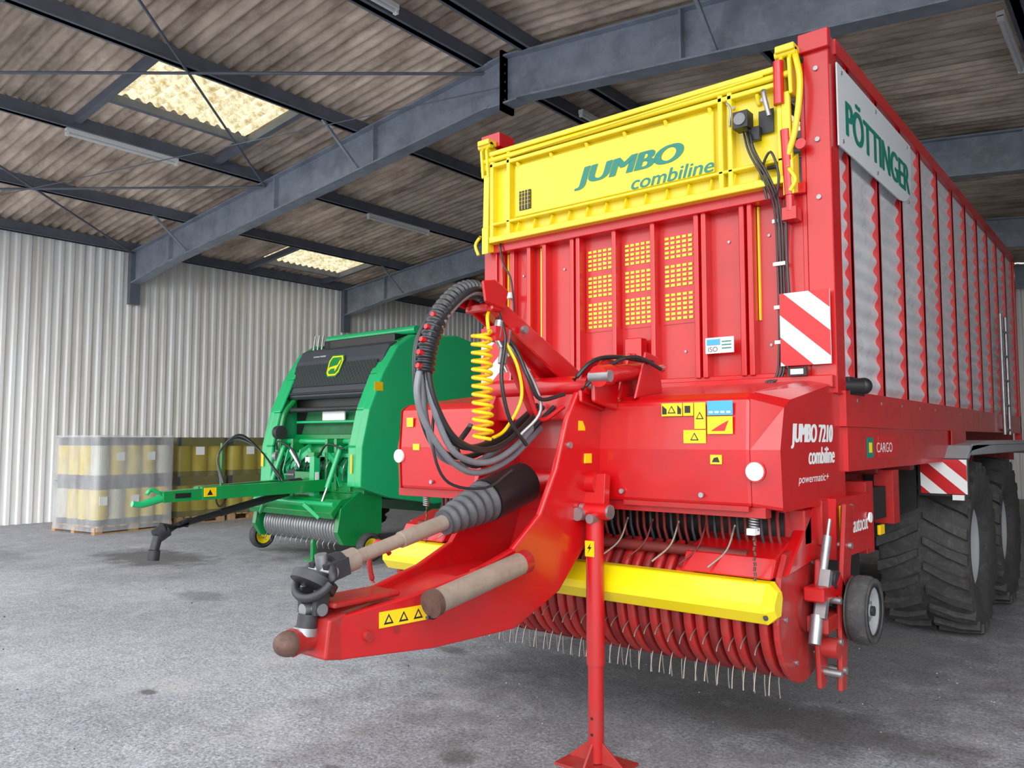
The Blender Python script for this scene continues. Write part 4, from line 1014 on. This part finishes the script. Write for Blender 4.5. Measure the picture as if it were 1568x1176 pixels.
def stack(cx,cy_,wx,wy,nx,ny,ang,film,light):
    e=empty('pallet_of_net_wrap_rolls',(cx,cy_,0)); e.rotation_euler=(0,0,ang)
    P=Part('pallet',e)
    for i in range(7):
        y=-wy/2+(i+0.5)*wy/7; P.box(-wx/2,wx/2,y-0.05,y+0.05,0.12,0.145,WOOD)
    for x in (-wx/2+0.06,0,wx/2-0.06):
        for y in (-wy/2+0.07,0,wy/2-0.07): P.box(x-0.05,x+0.05,y-0.07,y+0.07,0.02,0.12,WOOD)
        P.box(x-0.05,x+0.05,-wy/2,wy/2,0,0.02,WOOD)
    P.done()
    P=Part('rolls',e)
    for t in range(2):
        z0=0.15+t*0.77; z1=z0+0.74
        for i in range(nx):
            for j in range(ny):
                x=-wx/2+(i+0.5)*wx/nx; y=-wy/2+(j+0.5)*wy/ny; r=min(wx/nx,wy/ny)/2*0.99
                P.cyl((x,y,z0),(x,y,z0+0.10),r,RD,n=18)
                P.cyl((x,y,z0+0.10),(x,y,z1-0.12),r*0.985,(RY if (i+j+t)%4 else RW) if light else RY,n=18)
                P.cyl((x,y,z1-0.12),(x,y,z1),r,RD,n=18)
                if i==nx-1 and j%2==t%2 and light: P.box(x+r*0.9,x+r*1.0,y-0.07,y+0.07,z0+0.35,z0+0.5,WHT)
        P.box(-wx/2*0.97,wx/2*0.97,-wy/2*0.97,wy/2*0.97,z1,z1+0.025,RD)
        if not light:
            P.box(wx/2+0.014,wx/2+0.018,-0.16,0.02,z0+0.42,z0+0.58,WHT)
            P.box(-wx/2-0.008,wx/2+0.008,-wy/2-0.008,wy/2+0.008,z1-0.14,z1+0.02,RD)
    P.done()
    P=Part('stretch_film',e); h=wx/2+0.012; g=wy/2+0.012
    pts=[]
    for (sx,sy,a0) in ((1,1,0),(-1,1,pi/2),(-1,-1,pi),(1,-1,1.5*pi)):
        for k in range(5):
            a=a0+k*pi/8
            pts.append((sx*(h-0.08)+0.08*math.cos(a),sy*(g-0.08)+0.08*math.sin(a)))
    P.prism(pts,'Z',0.05 if film else 0.15,1.72 if film else 1.68,FILM if film else FILM2); P.done()
stack(-15.05,6.75,1.35,1.5,4,5,math.radians(8),True,True)
stack(-15.35,8.35,1.1,1.02,3,3,0,False,False)
stack(-15.35,9.47,1.1,1.02,3,3,0,False,False)

# ---------------------------------------------------------------- light
w=bpy.data.worlds.new('overcast_sky'); SC.world=w; w.use_nodes=True
N=w.node_tree.nodes; L=w.node_tree.links; bg=N['Background']
tc=N.new('ShaderNodeTexCoord'); sx=N.new('ShaderNodeSeparateXYZ'); L.new(tc.outputs['Generated'],sx.inputs[0])
r=N.new('ShaderNodeValToRGB'); e=r.color_ramp.elements; e[0].position=0.0; e[0].color=(1.0,0.99,0.98,1); e[1].position=1.0; e[1].color=(0.86,0.92,1.0,1)
L.new(sx.outputs['Z'],r.inputs['Fac']); L.new(r.outputs[0],bg.inputs['Color']); bg.inputs['Strength'].default_value=2.5
sl=bpy.data.lights.new('hazy_sun','SUN'); sl.energy=1.7; sl.angle=math.radians(60); sl.color=(1.0,0.985,0.96); so=bpy.data.objects.new('hazy_sun',sl); SC.collection.objects.link(so)
so.rotation_euler=Vector((-0.6,1.0,-0.42)).to_track_quat('-Z','Y').to_euler()

SC.view_settings.view_transform='Standard'
SC.view_settings.exposure=0.05
SC.view_settings.gamma=1.10

# ---------------------------------------------------------------- camera
f=1580.0
cd=bpy.data.cameras.new('camera'); cam=bpy.data.objects.new('camera',cd); SC.collection.objects.link(cam)
cam.location=(0,0,1.65); cam.rotation_euler=(pi/2+math.atan(110/1580),0,math.radians(39.36)); cd.sensor_width=36; cd.lens=36*f/2040
SC.camera=cam
